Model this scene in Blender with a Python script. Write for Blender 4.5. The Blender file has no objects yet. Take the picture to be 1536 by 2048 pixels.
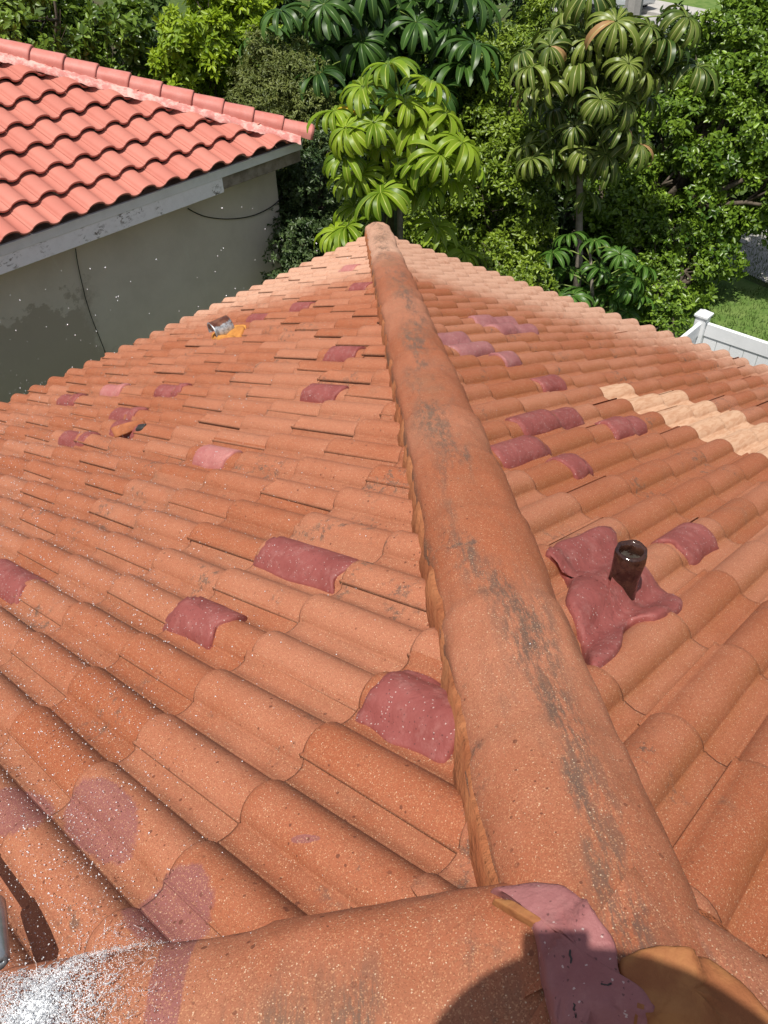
import bpy, math, random
import numpy as np
from mathutils import Matrix, Vector

random.seed(7)
RNG = np.random.default_rng(11)
SC = bpy.context.scene
COL = SC.collection
V3 = lambda *a: np.array(a, float)

# ------------------------------------------------------------------ camera
CAM = V3(-6.1734, -5.7888, 3.4429)
PITCH, ROLL, YAW, FPX = math.radians(41.555), math.radians(-1.410), math.radians(43.154), 1595.65
_f = V3(math.cos(PITCH)*math.cos(YAW), math.cos(PITCH)*math.sin(YAW), -math.sin(PITCH))
_r = np.cross(_f, [0, 0, 1]); _r /= np.linalg.norm(_r)
_u = np.cross(_r, _f)
CR = _r*math.cos(ROLL) + _u*math.sin(ROLL)
CU = -_r*math.sin(ROLL) + _u*math.cos(ROLL)
CF = _f
cam = bpy.data.cameras.new("camera")
cam.sensor_fit = 'VERTICAL'; cam.sensor_height = 36.0; cam.lens = 36.0*FPX/2048.0
cam.clip_start = 0.02; cam.clip_end = 400
cam_ob = bpy.data.objects.new("camera", cam); COL.objects.link(cam_ob)
mw = Matrix.Identity(4)
for i in range(3):
    mw[i][0], mw[i][1], mw[i][2], mw[i][3] = CR[i], CU[i], -CF[i], CAM[i]
cam_ob.matrix_world = mw
SC.camera = cam_ob

def ray(px, py):
    d = CR*(px-768) - CU*(py-1024) + CF*FPX
    return d/np.linalg.norm(d)
def at(px, py, hd):                       # a point seen there, hd metres away horizontally
    w = ray(px, py); return CAM + w*hd/math.hypot(w[0], w[1])
GROUND = -2.6
def at_z(px, py, z=GROUND):
    w = ray(px, py); return CAM + w*(z-CAM[2])/w[2]

# ------------------------------------------------------------------ light
SUNW = ray(1142, 1882)                    # direction sunlight travels (the phone's shadow falls there)
world = bpy.data.worlds.new("World"); SC.world = world; world.use_nodes = True
nt = world.node_tree
bg = nt.nodes["Background"]
sky = nt.nodes.new("ShaderNodeTexSky"); sky.sky_type = 'NISHITA'; sky.sun_disc = False
sky.sun_elevation = math.asin(-SUNW[2]); sky.sun_rotation = math.atan2(-SUNW[0], -SUNW[1])
sky.air_density = 1.0; sky.dust_density = 2.0; sky.ozone_density = 1.0
hsv = nt.nodes.new('ShaderNodeHueSaturation'); hsv.inputs['Saturation'].default_value = 0.65
nt.links.new(sky.outputs[0], hsv.inputs['Color']); nt.links.new(hsv.outputs[0], bg.inputs[0]); bg.inputs[1].default_value = 0.075
sun = bpy.data.lights.new("sun", 'SUN'); sun.energy = 3.7; sun.angle = math.radians(0.53); sun.color = (1.0, 0.955, 0.88)
sun_ob = bpy.data.objects.new("sun", sun); COL.objects.link(sun_ob)
sun_ob.rotation_euler = Vector(SUNW).to_track_quat('-Z', 'Y').to_euler()
sun_ob.location = (-8, -8, 20)
SC.view_settings.view_transform = 'Standard'; SC.view_settings.look = 'None'
SC.view_settings.exposure = 0.54; SC.view_settings.gamma = 1.0
SC.render.engine = 'CYCLES'
SC.cycles.max_bounces = 6; SC.cycles.transparent_max_bounces = 12
SC.cycles.use_denoising = True

# ------------------------------------------------------------------ helpers
def new_obj(name, verts, faces, mat, parent=None, smooth=True, attrs=None, mats=None, midx=None):
    me = bpy.data.meshes.new(name)
    verts = np.asarray(verts, float).reshape(-1, 3)
    if isinstance(faces, np.ndarray):
        n = faces.shape[1]; F = faces.shape[0]
        me.vertices.add(len(verts)); me.vertices.foreach_set("co", verts.astype(np.float32).ravel())
        me.loops.add(F*n); me.loops.foreach_set("vertex_index", faces.astype(np.int32).ravel())
        me.polygons.add(F); me.polygons.foreach_set("loop_start", np.arange(0, F*n, n, dtype=np.int32))
        me.update(calc_edges=True); me.validate()
    else:
        me.from_pydata([tuple(v) for v in verts], [], [tuple(f) for f in faces]); me.update()
    if attrs:
        for k, a in attrs.items():
            a = np.asarray(a, float)
            if a.ndim == 1: a = np.stack([a, a, a], 1)
            if a.shape[1] == 3: a = np.concatenate([a, np.ones((len(a), 1))], 1)
            at_ = me.attributes.new(k, 'FLOAT_COLOR', 'POINT'); at_.data.foreach_set("color", a.astype(np.float32).ravel())
    for m in (mats or [mat]): me.materials.append(m)
    if midx is not None: me.polygons.foreach_set("material_index", np.asarray(midx, np.int32))
    if smooth: me.polygons.foreach_set("use_smooth", np.ones(len(me.polygons), bool))
    o = bpy.data.objects.new(name, me); COL.objects.link(o)
    if parent is not None:
        o.parent = parent; o.matrix_parent_inverse = Matrix.Translation(-world_loc(parent))
    return o
def world_loc(o):
    v = Vector((0, 0, 0))
    while o is not None:
        v += o.location; o = o.parent if (o.parent and False) else None
    return v
def thing(name, label, cat, loc=(0, 0, 0), group=None):
    o = bpy.data.objects.new(name, None); COL.objects.link(o); o.location = loc; o.empty_display_size = 0.2
    return tag(o, label, cat, group)
def tag(o, label=None, cat=None, group=None, kind=None):
    if label: o['label'] = label
    if cat: o['category'] = cat
    if group: o['group'] = group
    if kind: o['kind'] = kind
    return o

class MB:
    def __init__(s): s.v = []; s.f = []
    def add(s, v, f):
        n = len(s.v); s.v += [tuple(p) for p in v]; s.f += [tuple(i+n for i in q) for q in f]; return s
    def box(s, c, sz, ax=None, bev=0.0):
        ax = np.eye(3) if ax is None else np.asarray(ax, float)
        c = np.asarray(c, float); h = np.asarray(sz, float)/2
        if bev <= 0:
            P = [c + ax.T@(h*V3(x, y, z)) for x in (-1, 1) for y in (-1, 1) for z in (-1, 1)]
            return s.add(P, [(0, 1, 3, 2), (4, 6, 7, 5), (0, 4, 5, 1), (2, 3, 7, 6), (0, 2, 6, 4), (1, 5, 7, 3)])
        P = []; idx = {}
        for x in (-1, 1):
            for y in (-1, 1):
                for z in (-1, 1):
                    for k in range(3):
                        q = V3(x, y, z)*(h-bev); q[k] = (x, y, z)[k]*h[k]
                        idx[(x, y, z, k)] = len(P); P.append(c + ax.T@q)
        F = []
        for k in range(3):
            a, b = [i for i in range(3) if i != k]
            for sg in (-1, 1):
                quad = []
                for (p, q) in ((-1, -1), (1, -1), (1, 1), (-1, 1)):
                    t = [0, 0, 0]; t[k] = sg; t[a] = p; t[b] = q; quad.append(idx[(*t, k)])
                F.append(quad)
        for k in range(3):
            a, b = [i for i in range(3) if i != k]
            for p in (-1, 1):
                for q in (-1, 1):
                    e = []
                    for sgn, kk in ((-1, a), (1, a), (1, b), (-1, b)):
                        t = [0, 0, 0]; t[k] = sgn; t[a] = p; t[b] = q; e.append(idx[(*t, kk)])
                    F.append(e)
        for x in (-1, 1):
            for y in (-1, 1):
                for z in (-1, 1): F.append([idx[(x, y, z, k)] for k in range(3)])
        return s.add(P, F)
    def tube(s, pts, rad, n=8, cap=True):
        pts = [np.asarray(p, float) for p in pts]
        rad = [rad]*len(pts) if np.isscalar(rad) else rad
        V = []; F = []; up = V3(0.3, 0.2, 1)
        prev = None
        for i, p in enumerate(pts):
            t = pts[min(i+1, len(pts)-1)] - pts[max(i-1, 0)]; t = t/(np.linalg.norm(t)+1e-9)
            if prev is None:
                a = np.cross(t, up); 
                if np.linalg.norm(a) < 1e-3: a = np.cross(t, V3(1, 0, 0))
            else: a = prev - t*(prev@t)
            a /= np.linalg.norm(a); prev = a; b = np.cross(t, a)
            for k in range(n):
                th = 2*math.pi*k/n; V.append(p + rad[i]*(a*math.cos(th)+b*math.sin(th)))
        for i in range(len(pts)-1):
            for k in range(n):
                k2 = (k+1) % n; F.append((i*n+k, i*n+k2, (i+1)*n+k2, (i+1)*n+k))
        if cap:
            F.append(tuple(range(n-1, -1, -1))); F.append(tuple((len(pts)-1)*n+k for k in range(n)))
        return s.add(V, F)
    def build(s, name, mat, parent=None, smooth=False, autosm=None):
        o = new_obj(name, s.v, s.f, mat, parent, smooth)
        if autosm is not None:
            o.data.polygons.foreach_set("use_smooth", np.ones(len(o.data.polygons), bool))
            o.data.set_sharp_from_angle(angle=math.radians(autosm))
        return o

def vnoise(p, scale, seed=0):
    """cheap smooth value noise, p (N,k<=3) -> (N,) in 0..1"""
    p = np.atleast_2d(np.asarray(p, float))*scale
    if p.shape[1] < 3: p = np.concatenate([p, np.zeros((len(p), 3-p.shape[1]))], 1)
    i = np.floor(p).astype(np.int64); f = p-i; f = f*f*(3-2*f)
    def h(a):
        n = (a[:, 0]*374761393 + a[:, 1]*668265263 + a[:, 2]*2147483647 + seed*974634777) & 0xffffffff
        n = ((n ^ (n >> 13))*1274126177) & 0xffffffff
        return ((n ^ (n >> 16)) & 0xffff)/65535.0
    r = 0
    for dx in (0, 1):
        for dy in (0, 1):
            for dz in (0, 1):
                w = (f[:, 0] if dx else 1-f[:, 0])*(f[:, 1] if dy else 1-f[:, 1])*(f[:, 2] if dz else 1-f[:, 2])
                r = r + w*h(i+np.array([dx, dy, dz]))
    return r

# ------------------------------------------------------------------ materials
class NB:
    """tiny node-graph builder"""
    def __init__(s, name):
        s.m = bpy.data.materials.new(name); s.m.use_nodes = True; s.t = s.m.node_tree
        s.p = s.t.nodes["Principled BSDF"]; s.out = s.t.nodes["Material Output"]
        s._co = None
    def n(s, typ, **kw):
        nd = s.t.nodes.new(typ)
        for k, v in kw.items():
            if k.startswith('_'): setattr(nd, k[1:], v)
            else:
                key = int(k[1:]) if k[0] == 'i' and k[1:].isdigit() else k.replace('_', ' ')
                s.put(nd.inputs[key], v)
        return nd
    def put(s, sock, v):
        if isinstance(v, bpy.types.NodeSocket): s.t.links.new(v, sock)
        elif isinstance(v, bpy.types.Node): s.t.links.new(v.outputs[0], sock)
        else:
            if hasattr(sock.default_value, '__len__') and not hasattr(v, '__len__'): v = (v,)*len(sock.default_value)
            if hasattr(v, '__len__') and len(v) == 3 and len(sock.default_value) == 4: v = (*v, 1)
            sock.default_value = v
    @property
    def co(s):
        if s._co is None: s._co = s.n("ShaderNodeTexCoord").outputs['Object']
        return s._co
    def noise(s, scale, detail=3, rough=0.55, co=None, dist=0.0):
        nd = s.n("ShaderNodeTexNoise", Vector=co or s.co, Scale=scale, Detail=detail, Roughness=rough, Distortion=dist)
        return nd.outputs['Fac']
    def voro(s, scale, co=None, feat='F1', rnd=1.0):
        nd = s.n("ShaderNodeTexVoronoi", _feature=feat, Vector=co or s.co, Scale=scale, Randomness=rnd)
        return nd
    def ramp(s, x, a, b, lo=0.0, hi=1.0):
        nd = s.n("ShaderNodeMapRange", i0=x, i1=a, i2=b, i3=lo, i4=hi); nd.interpolation_type = 'SMOOTHSTEP'; return nd.outputs[0]
    def math(s, op, a, b=0.0, c=0.0):
        nd = s.n("ShaderNodeMath", _operation=op, i0=a, i1=b, i2=c); return nd.outputs[0]
    def mix(s, fac, a, b, blend='MIX'):
        nd = s.n("ShaderNodeMix", _data_type='RGBA', _blend_type=blend)
        s.put(nd.inputs[0], fac); s.put(nd.inputs[6], a); s.put(nd.inputs[7], b); return nd.outputs[2]
    def attr(s, name):
        a = s.n("ShaderNodeAttribute"); a.attribute_name = name
        sp = s.n("ShaderNodeSeparateColor", i0=a.outputs['Color']); return sp.outputs
    def sepxyz(s, v=None):
        return s.n("ShaderNodeSeparateXYZ", i0=v or s.co).outputs
    def mapped(s, scale, rot=(0, 0, 0)):
        return s.n("ShaderNodeMapping", Vector=s.co, Scale=scale, Rotation=rot).outputs[0]
    def bump(s, h, strength=0.3, dist=0.01):
        b = s.n("ShaderNodeBump", Strength=strength, Distance=dist, Height=h); s.put(s.p.inputs['Normal'], b.outputs[0]); return b
    def done(s, col, rough=0.7, spec=0.4, **kw):
        s.put(s.p.inputs['Base Color'], col); s.put(s.p.inputs['Roughness'], rough); s.put(s.p.inputs['Specular IOR Level'], spec)
        for k, v in kw.items(): s.put(s.p.inputs[k.replace('_', ' ')], v)
        return s.m

STAINS = [(-5.995, -4.855, 0.062, 0.125, 0.0), (-6.09, -4.67, 0.055, 0.10, 0.0), (-5.814, -5.258, 0.007, 0.026, 0.5), (-6.02, -5.155, 0.066, 0.082, 0.3)]
CAP_STAINS = [(-6.085, -5.300, 0.22, 0.024, math.pi/4)]
def tile_material(name, cap=False):
    b = NB(name)
    big = b.noise(1.1, 4, 0.6); mid = b.noise(9, 4, 0.65); fine = b.noise(70, 3, 0.7)
    at_ = b.attr("var")
    f = b.math('ADD', b.math('MULTIPLY', big, 0.8), b.math('MULTIPLY', mid, 0.55))
    f = b.math('ADD', f, b.math('MULTIPLY', at_[0], 0.60))
    col = b.mix(b.ramp(f, 0.60, 1.35), (0.318, 0.090, 0.037), (0.395, 0.150, 0.083))
    # rust-brown dirt in the troughs, and a darker band along one barrel flank
    foot_tint = b.math('MULTIPLY', at_[1], b.ramp(b.noise(5, 5, 0.7), 0.28, 0.60, 0.25, 1.0))
    x, y, z = b.sepxyz()[:3]
    dcol = b.mix(b.ramp(b.math('SUBTRACT', x, y), -0.3, 0.5), (0.120, 0.050, 0.026), (0.27, 0.088, 0.026))
    col = b.mix(b.math('MULTIPLY', foot_tint, 0.72), col, dcol)
    # grey-brown lichen film on the crowns of the barrels
    film = b.math('MULTIPLY', b.ramp(b.noise(2.3, 6, 0.72), 0.52, 0.74), b.ramp(b.noise(26, 4, 0.7), 0.38, 0.66))
    col = b.mix(b.math('MULTIPLY', film, 0.68), col, (0.185, 0.10, 0.062))
    spots = b.math('MULTIPLY', b.ramp(b.noise(3.7, 3, 0.6), 0.57, 0.66), b.ramp(b.noise(40, 5, 0.75), 0.50, 0.62))
    col = b.mix(b.math('MULTIPLY', spots, 0.75), col, (0.075, 0.062, 0.052))
    # bleached dusty zone at the far corner of the house, with a ragged wet edge
    x, y, z = b.sepxyz()[:3]
    far = b.math('ADD', b.math('ADD', x, b.math('MULTIPLY', y, 0.55)), b.math('MULTIPLY', b.noise(3.0, 5, 0.7), 1.5))
    farm = b.math('MULTIPLY', b.ramp(far, -2.6, -1.4), b.ramp(b.noise(14, 5, 0.7), 0.30, 0.50, 0.55, 1.0))
    col = b.mix(b.math('MULTIPLY', farm, 0.85), col, (0.62, 0.375, 0.265))
    if not cap: col = b.mix(b.math('MULTIPLY', at_[2], 0.9), col, (0.045, 0.022, 0.014))  # shade of the open joints painted dark onto the tile lips
    if cap:
        st = b.mapped((1, 1, 1))
        crest = at_[2]
        sv = b.n('ShaderNodeCombineXYZ', X=b.math('MULTIPLY', b.math('ADD', x, y), 0.55), Y=b.math('MULTIPLY', b.math('SUBTRACT', x, y), 2.2), Z=0.0).outputs[0]
        stain = b.math('MULTIPLY', b.ramp(b.noise(2.3, 4, 0.65, sv), 0.42, 0.58), crest)
        stain = b.math('MULTIPLY', stain, b.ramp(b.noise(14, 6, 0.82, sv), 0.40, 0.56))
        col = b.mix(b.math('MULTIPLY', stain, 0.88), col, (0.080, 0.064, 0.052))
        film2 = b.math('MULTIPLY', b.ramp(b.noise(1.6, 4, 0.7), 0.40, 0.68), crest)
        col = b.mix(b.math('MULTIPLY', film2, 0.45), col, (0.21, 0.115, 0.066))
        # black line of dirt low on one flank
        low = b.math('MULTIPLY', at_[1], b.ramp(b.noise(20, 5, 0.75), 0.42, 0.62))
        col = b.mix(b.math('MULTIPLY', low, 0.8), col, (0.11, 0.07, 0.045))
    # old rose sealant soaked into the tiles by the splash
    if True:
        for (sx, sy, sa, sb, rot) in (CAP_STAINS if cap else STAINS):
            ux = b.math('SUBTRACT', x, sx); uy = b.math('SUBTRACT', y, sy); c_, s__ = math.cos(rot), math.sin(rot)
            p_ = b.math('DIVIDE', b.math('ADD', b.math('MULTIPLY', ux, c_), b.math('MULTIPLY', uy, s__)), sa)
            q_ = b.math('DIVIDE', b.math('SUBTRACT', b.math('MULTIPLY', uy, c_), b.math('MULTIPLY', ux, s__)), sb)
            r_ = b.math('SQRT', b.math('ADD', b.math('MULTIPLY', p_, p_), b.math('MULTIPLY', q_, q_)))
            r_ = b.math('ADD', r_, b.math('MULTIPLY', b.math('SUBTRACT', b.noise(16, 5, 0.7), 0.5), 0.7))
            col = b.mix(b.ramp(r_, 1.06, 0.90, 0.0, 0.85), col, (0.235, 0.085, 0.082))
    # sand grit: pale and dark grains
    g1 = b.voro(640); g2 = b.noise(520, 2, 0.6)
    gr = b.n("ShaderNodeSeparateColor", i0=g1.outputs['Color']).outputs
    col = b.mix(b.math('MULTIPLY', b.ramp(gr[0], 0.80, 0.95), 0.42), col, (0.62, 0.34, 0.18))
    col = b.mix(b.math('MULTIPLY', b.ramp(gr[1], 0.78, 0.95), 0.55), col, (0.17, 0.06, 0.028))
    col = b.mix(b.math('MULTIPLY', b.math('GREATER_THAN', gr[2], 0.990), 0.6), col, (0.74, 0.58, 0.40))
    col = b.mix(b.ramp(g2, 0.3, 0.7, 0.16, 0.0), col, (0.14, 0.05, 0.02))
    # wet drips on the slope being washed
    wet = b.voro(46); wd = b.math('LESS_THAN', wet.outputs['Distance'], b.math('MULTIPLY', b.n("ShaderNodeSeparateColor", i0=wet.outputs['Color']).outputs[0], 0.20))
    wz = b.math('MULTIPLY', b.ramp(b.math('SUBTRACT', x, y), 0.55, -0.15), b.ramp(y, -3.2, -4.3))
    wz = b.math('MULTIPLY', wz, b.ramp(b.noise(2.4, 3), 0.36, 0.54))
    col = b.mix(b.math('MULTIPLY', b.math('MULTIPLY', wd, wz), 0.75), col, (0.10, 0.03, 0.016))
    h = b.math('ADD', b.math('MULTIPLY', fine, 0.5), b.math('MULTIPLY', gr[0], 0.35))
    b.bump(h, 0.38, 0.004)
    return b.done(col, b.ramp(mid, 0.3, 0.7, 0.62, 0.85), 0.35)

def simple_mat(name, c1, c2, scale=8, rough=0.6, spec=0.4, bump=0.1, bscale=60, metal=0.0, lo=0.35, hi=0.65):
    b = NB(name)
    col = b.mix(b.ramp(b.noise(scale, 5, 0.65), lo, hi), c1, c2)
    if bump: b.bump(b.noise(bscale, 4, 0.6), bump, 0.01)
    return b.done(col, rough, spec, Metallic=metal)

def sealant_material(name, c1, c2, faded=0.0):
    b = NB(name)
    col = b.mix(b.ramp(b.noise(7, 5, 0.65), 0.3, 0.7), c1, c2)
    dust = b.ramp(b.noise(22, 5, 0.75), 0.48, 0.75)
    col = b.mix(b.math('MULTIPLY', dust, 0.28+faded), col, (0.46, 0.25, 0.22))
    gr = b.n("ShaderNodeSeparateColor", i0=b.voro(420).outputs['Color']).outputs
    col = b.mix(b.math('MULTIPLY', b.math('GREATER_THAN', gr[0], 0.99), 0.5), col, (0.65, 0.55, 0.5))
    col = b.mix(b.math('MULTIPLY', b.math('GREATER_THAN', gr[1], 0.988), 0.6), col, (0.05, 0.02, 0.02))
    h = b.math('ADD', b.noise(45, 5, 0.65), b.math('MULTIPLY', b.noise(10, 3), 1.6))
    b.bump(h, 0.45, 0.008)
    return b.done(col, b.ramp(b.noise(18, 3), 0.3, 0.7, 0.52, 0.78), 0.35)

M = {}
M['tile'] = tile_material("weathered_roof_tile")
M['cap'] = tile_material("weathered_cap_tile", cap=True)
M['seal'] = sealant_material("rose_sealant", (0.205, 0.050, 0.043), (0.255, 0.070, 0.061))
M['seal_faded'] = sealant_material("faded_sealant", (0.35, 0.115, 0.105), (0.42, 0.17, 0.15), 0.12)
M['seal_dark'] = sealant_material("plum_sealant", (0.255, 0.090, 0.088), (0.32, 0.130, 0.125))
M['mortar'] = simple_mat("ochre_mortar", (0.37, 0.150, 0.066), (0.28, 0.090, 0.038), 6, 0.9, 0.15, 0.9, 45)
M['ochre'] = simple_mat("yellow_ochre_foam", (0.34, 0.150, 0.055), (0.25, 0.090, 0.036), 12, 0.8, 0.2, 0.4, 40)
M['foam'] = simple_mat("orange_foam", (0.52, 0.235, 0.055), (0.40, 0.16, 0.04), 12, 0.8, 0.2, 0.4, 40)
M['under'] = simple_mat("dark_underlay", (0.05, 0.035, 0.03), (0.09, 0.06, 0.045), 5, 0.9, 0.2, 0)
def new_tile_material():
    b = NB("pale_new_tile")
    st = b.mapped((1.3, 38, 20))
    col = b.mix(b.ramp(b.noise(1.6, 4, 0.6, st, 0.6), 0.42, 0.64), (0.58, 0.355, 0.225), (0.49, 0.265, 0.155))
    col = b.mix(b.ramp(b.noise(2.6, 3, 0.6, st, 1.0), 0.62, 0.72, 0.0, 0.5), col, (0.40, 0.17, 0.075))
    b.bump(b.noise(120, 3), 0.12, 0.004)
    return b.done(col, 0.7, 0.3)
M['newtile'] = new_tile_material()
def neighbour_tile_material():
    b = NB("salmon_painted_tile"); at_ = b.attr("var")
    col = b.mix(b.ramp(b.math('ADD', b.math('MULTIPLY', at_[0], 0.5), b.noise(3, 4, 0.6)), 0.45, 1.0), (0.445, 0.150, 0.112), (0.485, 0.178, 0.134))
    col = b.mix(b.math('MULTIPLY', b.ramp(b.noise(16, 5, 0.7), 0.56, 0.74), 0.22), col, (0.42, 0.16, 0.10))
    # chalky paint drips near the hip mortar
    b.bump(b.noise(160, 3), 0.12, 0.003)
    return b.done(col, 0.62, 0.35)
M['ntile'] = neighbour_tile_material()
M['ncap'] = simple_mat("salmon_cap_tile", (0.50, 0.165, 0.130), (0.55, 0.21, 0.175), 6, 0.55, 0.4, 0.15, 90)
def nmortar():
    b = NB("painted_mortar")
    col = b.mix(b.ramp(b.noise(9, 5, 0.7), 0.42, 0.62), (0.52, 0.20, 0.175), (0.66, 0.40, 0.35))
    b.bump(b.noise(28, 5, 0.7), 0.5, 0.015)
    return b.done(col, 0.75, 0.3)
M['nmortar'] = nmortar()
M['paint_drip'] = simple_mat("pale_mortar_drip", (0.68, 0.42, 0.36), (0.55, 0.26, 0.21), 18, 0.8, 0.2, 0.3, 60)
def fascia_material():
    b = NB("peeling_white_paint")
    pe = b.math('MULTIPLY', b.ramp(b.noise(2.2, 3, 0.6), 0.50, 0.62), b.ramp(b.noise(24, 5, 0.75, b.mapped((0.7, 1, 1.3))), 0.53, 0.57))
    col = b.mix(b.ramp(b.noise(14, 5, 0.7), 0.4, 0.7), (0.93, 0.93, 0.93), (0.86, 0.86, 0.86))
    col = b.mix(pe, col, (0.17, 0.15, 0.13))
    b.bump(b.noise(30, 4), 0.2, 0.006)
    return b.done(col, 0.6, 0.35)
M['fascia'] = fascia_material()
M['drip'] = simple_mat("grey_white_metal_trim", (0.82, 0.84, 0.83), (0.74, 0.76, 0.75), 5, 0.45, 0.5, 0.03)
M['stained_wood'] = simple_mat("stained_board", (0.33, 0.29, 0.24), (0.20, 0.165, 0.13), 7, 0.8, 0.2, 0.3, 40)
def wall_material(name, wy):
    b = NB(name); x, y, z = b.sepxyz()[:3]
    col = b.mix(b.ramp(b.noise(2.0, 5, 0.65), 0.35, 0.7), (0.75, 0.665, 0.57), (0.68, 0.60, 0.51))
    col = b.mix(b.ramp(b.noise(7, 5, 0.7, b.mapped((1.6, 1, 0.25))), 0.58, 0.72, 0, 0.35), col, (0.78, 0.735, 0.65))
    # big damp patch low on the stucco, ragged upper edge
    e = b.math('ADD', z, b.math('MULTIPLY', b.noise(2.6, 6, 0.72), 1.5))
    damp = b.math('MULTIPLY', b.ramp(e, 0.02, -0.06), b.ramp(b.math('ADD', x, b.math('MULTIPLY', b.noise(3.1, 5, 0.7), 1.0)), -1.45, -1.75))
    col = b.mix(b.math('MULTIPLY', damp, 0.75), col, (0.45, 0.375, 0.295))
    b.bump(b.math('ADD', b.noise(90, 4, 0.7), b.noise(14, 4)), 0.25, 0.006)
    return b.done(col, 0.85, 0.2)
M['nwall'] = wall_material("stucco_wall", 0)
M['wall'] = simple_mat("cream_stucco", (0.45, 0.42, 0.36), (0.40, 0.37, 0.31), 4, 0.9, 0.2, 0.3, 90)
M['black'] = simple_mat("black_rubber", (0.02, 0.02, 0.02), (0.03, 0.028, 0.026), 8, 0.6, 0.4, 0)

# ------------------------------------------------------------------ our house: the tiled roof
SL_M = 0.41412                       # rise over run
SLEN = math.hypot(1, SL_M)
APEX = 5.752                          # plan distance from each eave to the ridge
EAVE_LEFT, EAVE_RIGHT = 0.26289, 0.28766
S = 0.165                            # barrel pitch
BW, BH = 0.0560, 0.043               # barrel half width and height
EXPO = {'l': 0.3955, 'r': 0.3985, 'b': 0.398}
D0 = {'l': 0.0, 'r': 0.04, 'b': 0.0}      # where the first course starts
Z0 = -0.054
FACE = {'l': (V3(0, 0, Z0), V3(-1, 0, 0), V3(0, -1, SL_M)/SLEN, V3(0, SL_M, 1)/SLEN),
        'r': (V3(0, 0, Z0), V3(0, -1, 0), V3(-1, 0, SL_M)/SLEN, V3(SL_M, 0, 1)/SLEN),
        'b': (V3(-2*APEX, 0, Z0), V3(0, -1, 0), V3(1, 0, SL_M)/SLEN, V3(-SL_M, 0, 1)/SLEN)}
A0 = {'l': EAVE_LEFT, 'r': EAVE_RIGHT, 'b': 0.12}
JS = {'l': 1, 'r': -1, 'b': 1}       # side on which a tile laps over its neighbour
LAP = 0.021
def hump(t):
    q = np.clip(1-(np.abs(t)/BW)**2.0, 0, 1)**0.64
    return BH*q
def prof(t):                          # barrel profile, t from a barrel centre, pitch S
    u = (t+S/2) % S - S/2
    fil = 0.008*np.exp(-((np.abs(u)-BW)/0.008)**2)*(np.abs(u) > BW)
    return np.maximum(hump(u), fil*0.8)
WARP = {'l': (A0['l']+24*S, 0.0485), 'r': (A0['r']+20*S, -0.018), 'b': (0, 0)}
def warp(face, q):                    # the rows were laid a little closer (or wider) towards the ridge end
    q0, c = WARP[face]; return q - c*np.maximum(0, q-q0)
def unwarp(face, a):
    q0, c = WARP[face]; return np.where(a > q0, (a-c*q0)/(1-c), a) if c else a
def face_height(face, a, d):          # smooth height of the tiled surface above the slope plane
    e = EXPO[face]; v = ((d-D0[face])/e) % 1.0
    return prof(unwarp(face, a)-A0[face]) + LAP*(1-v)

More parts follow.
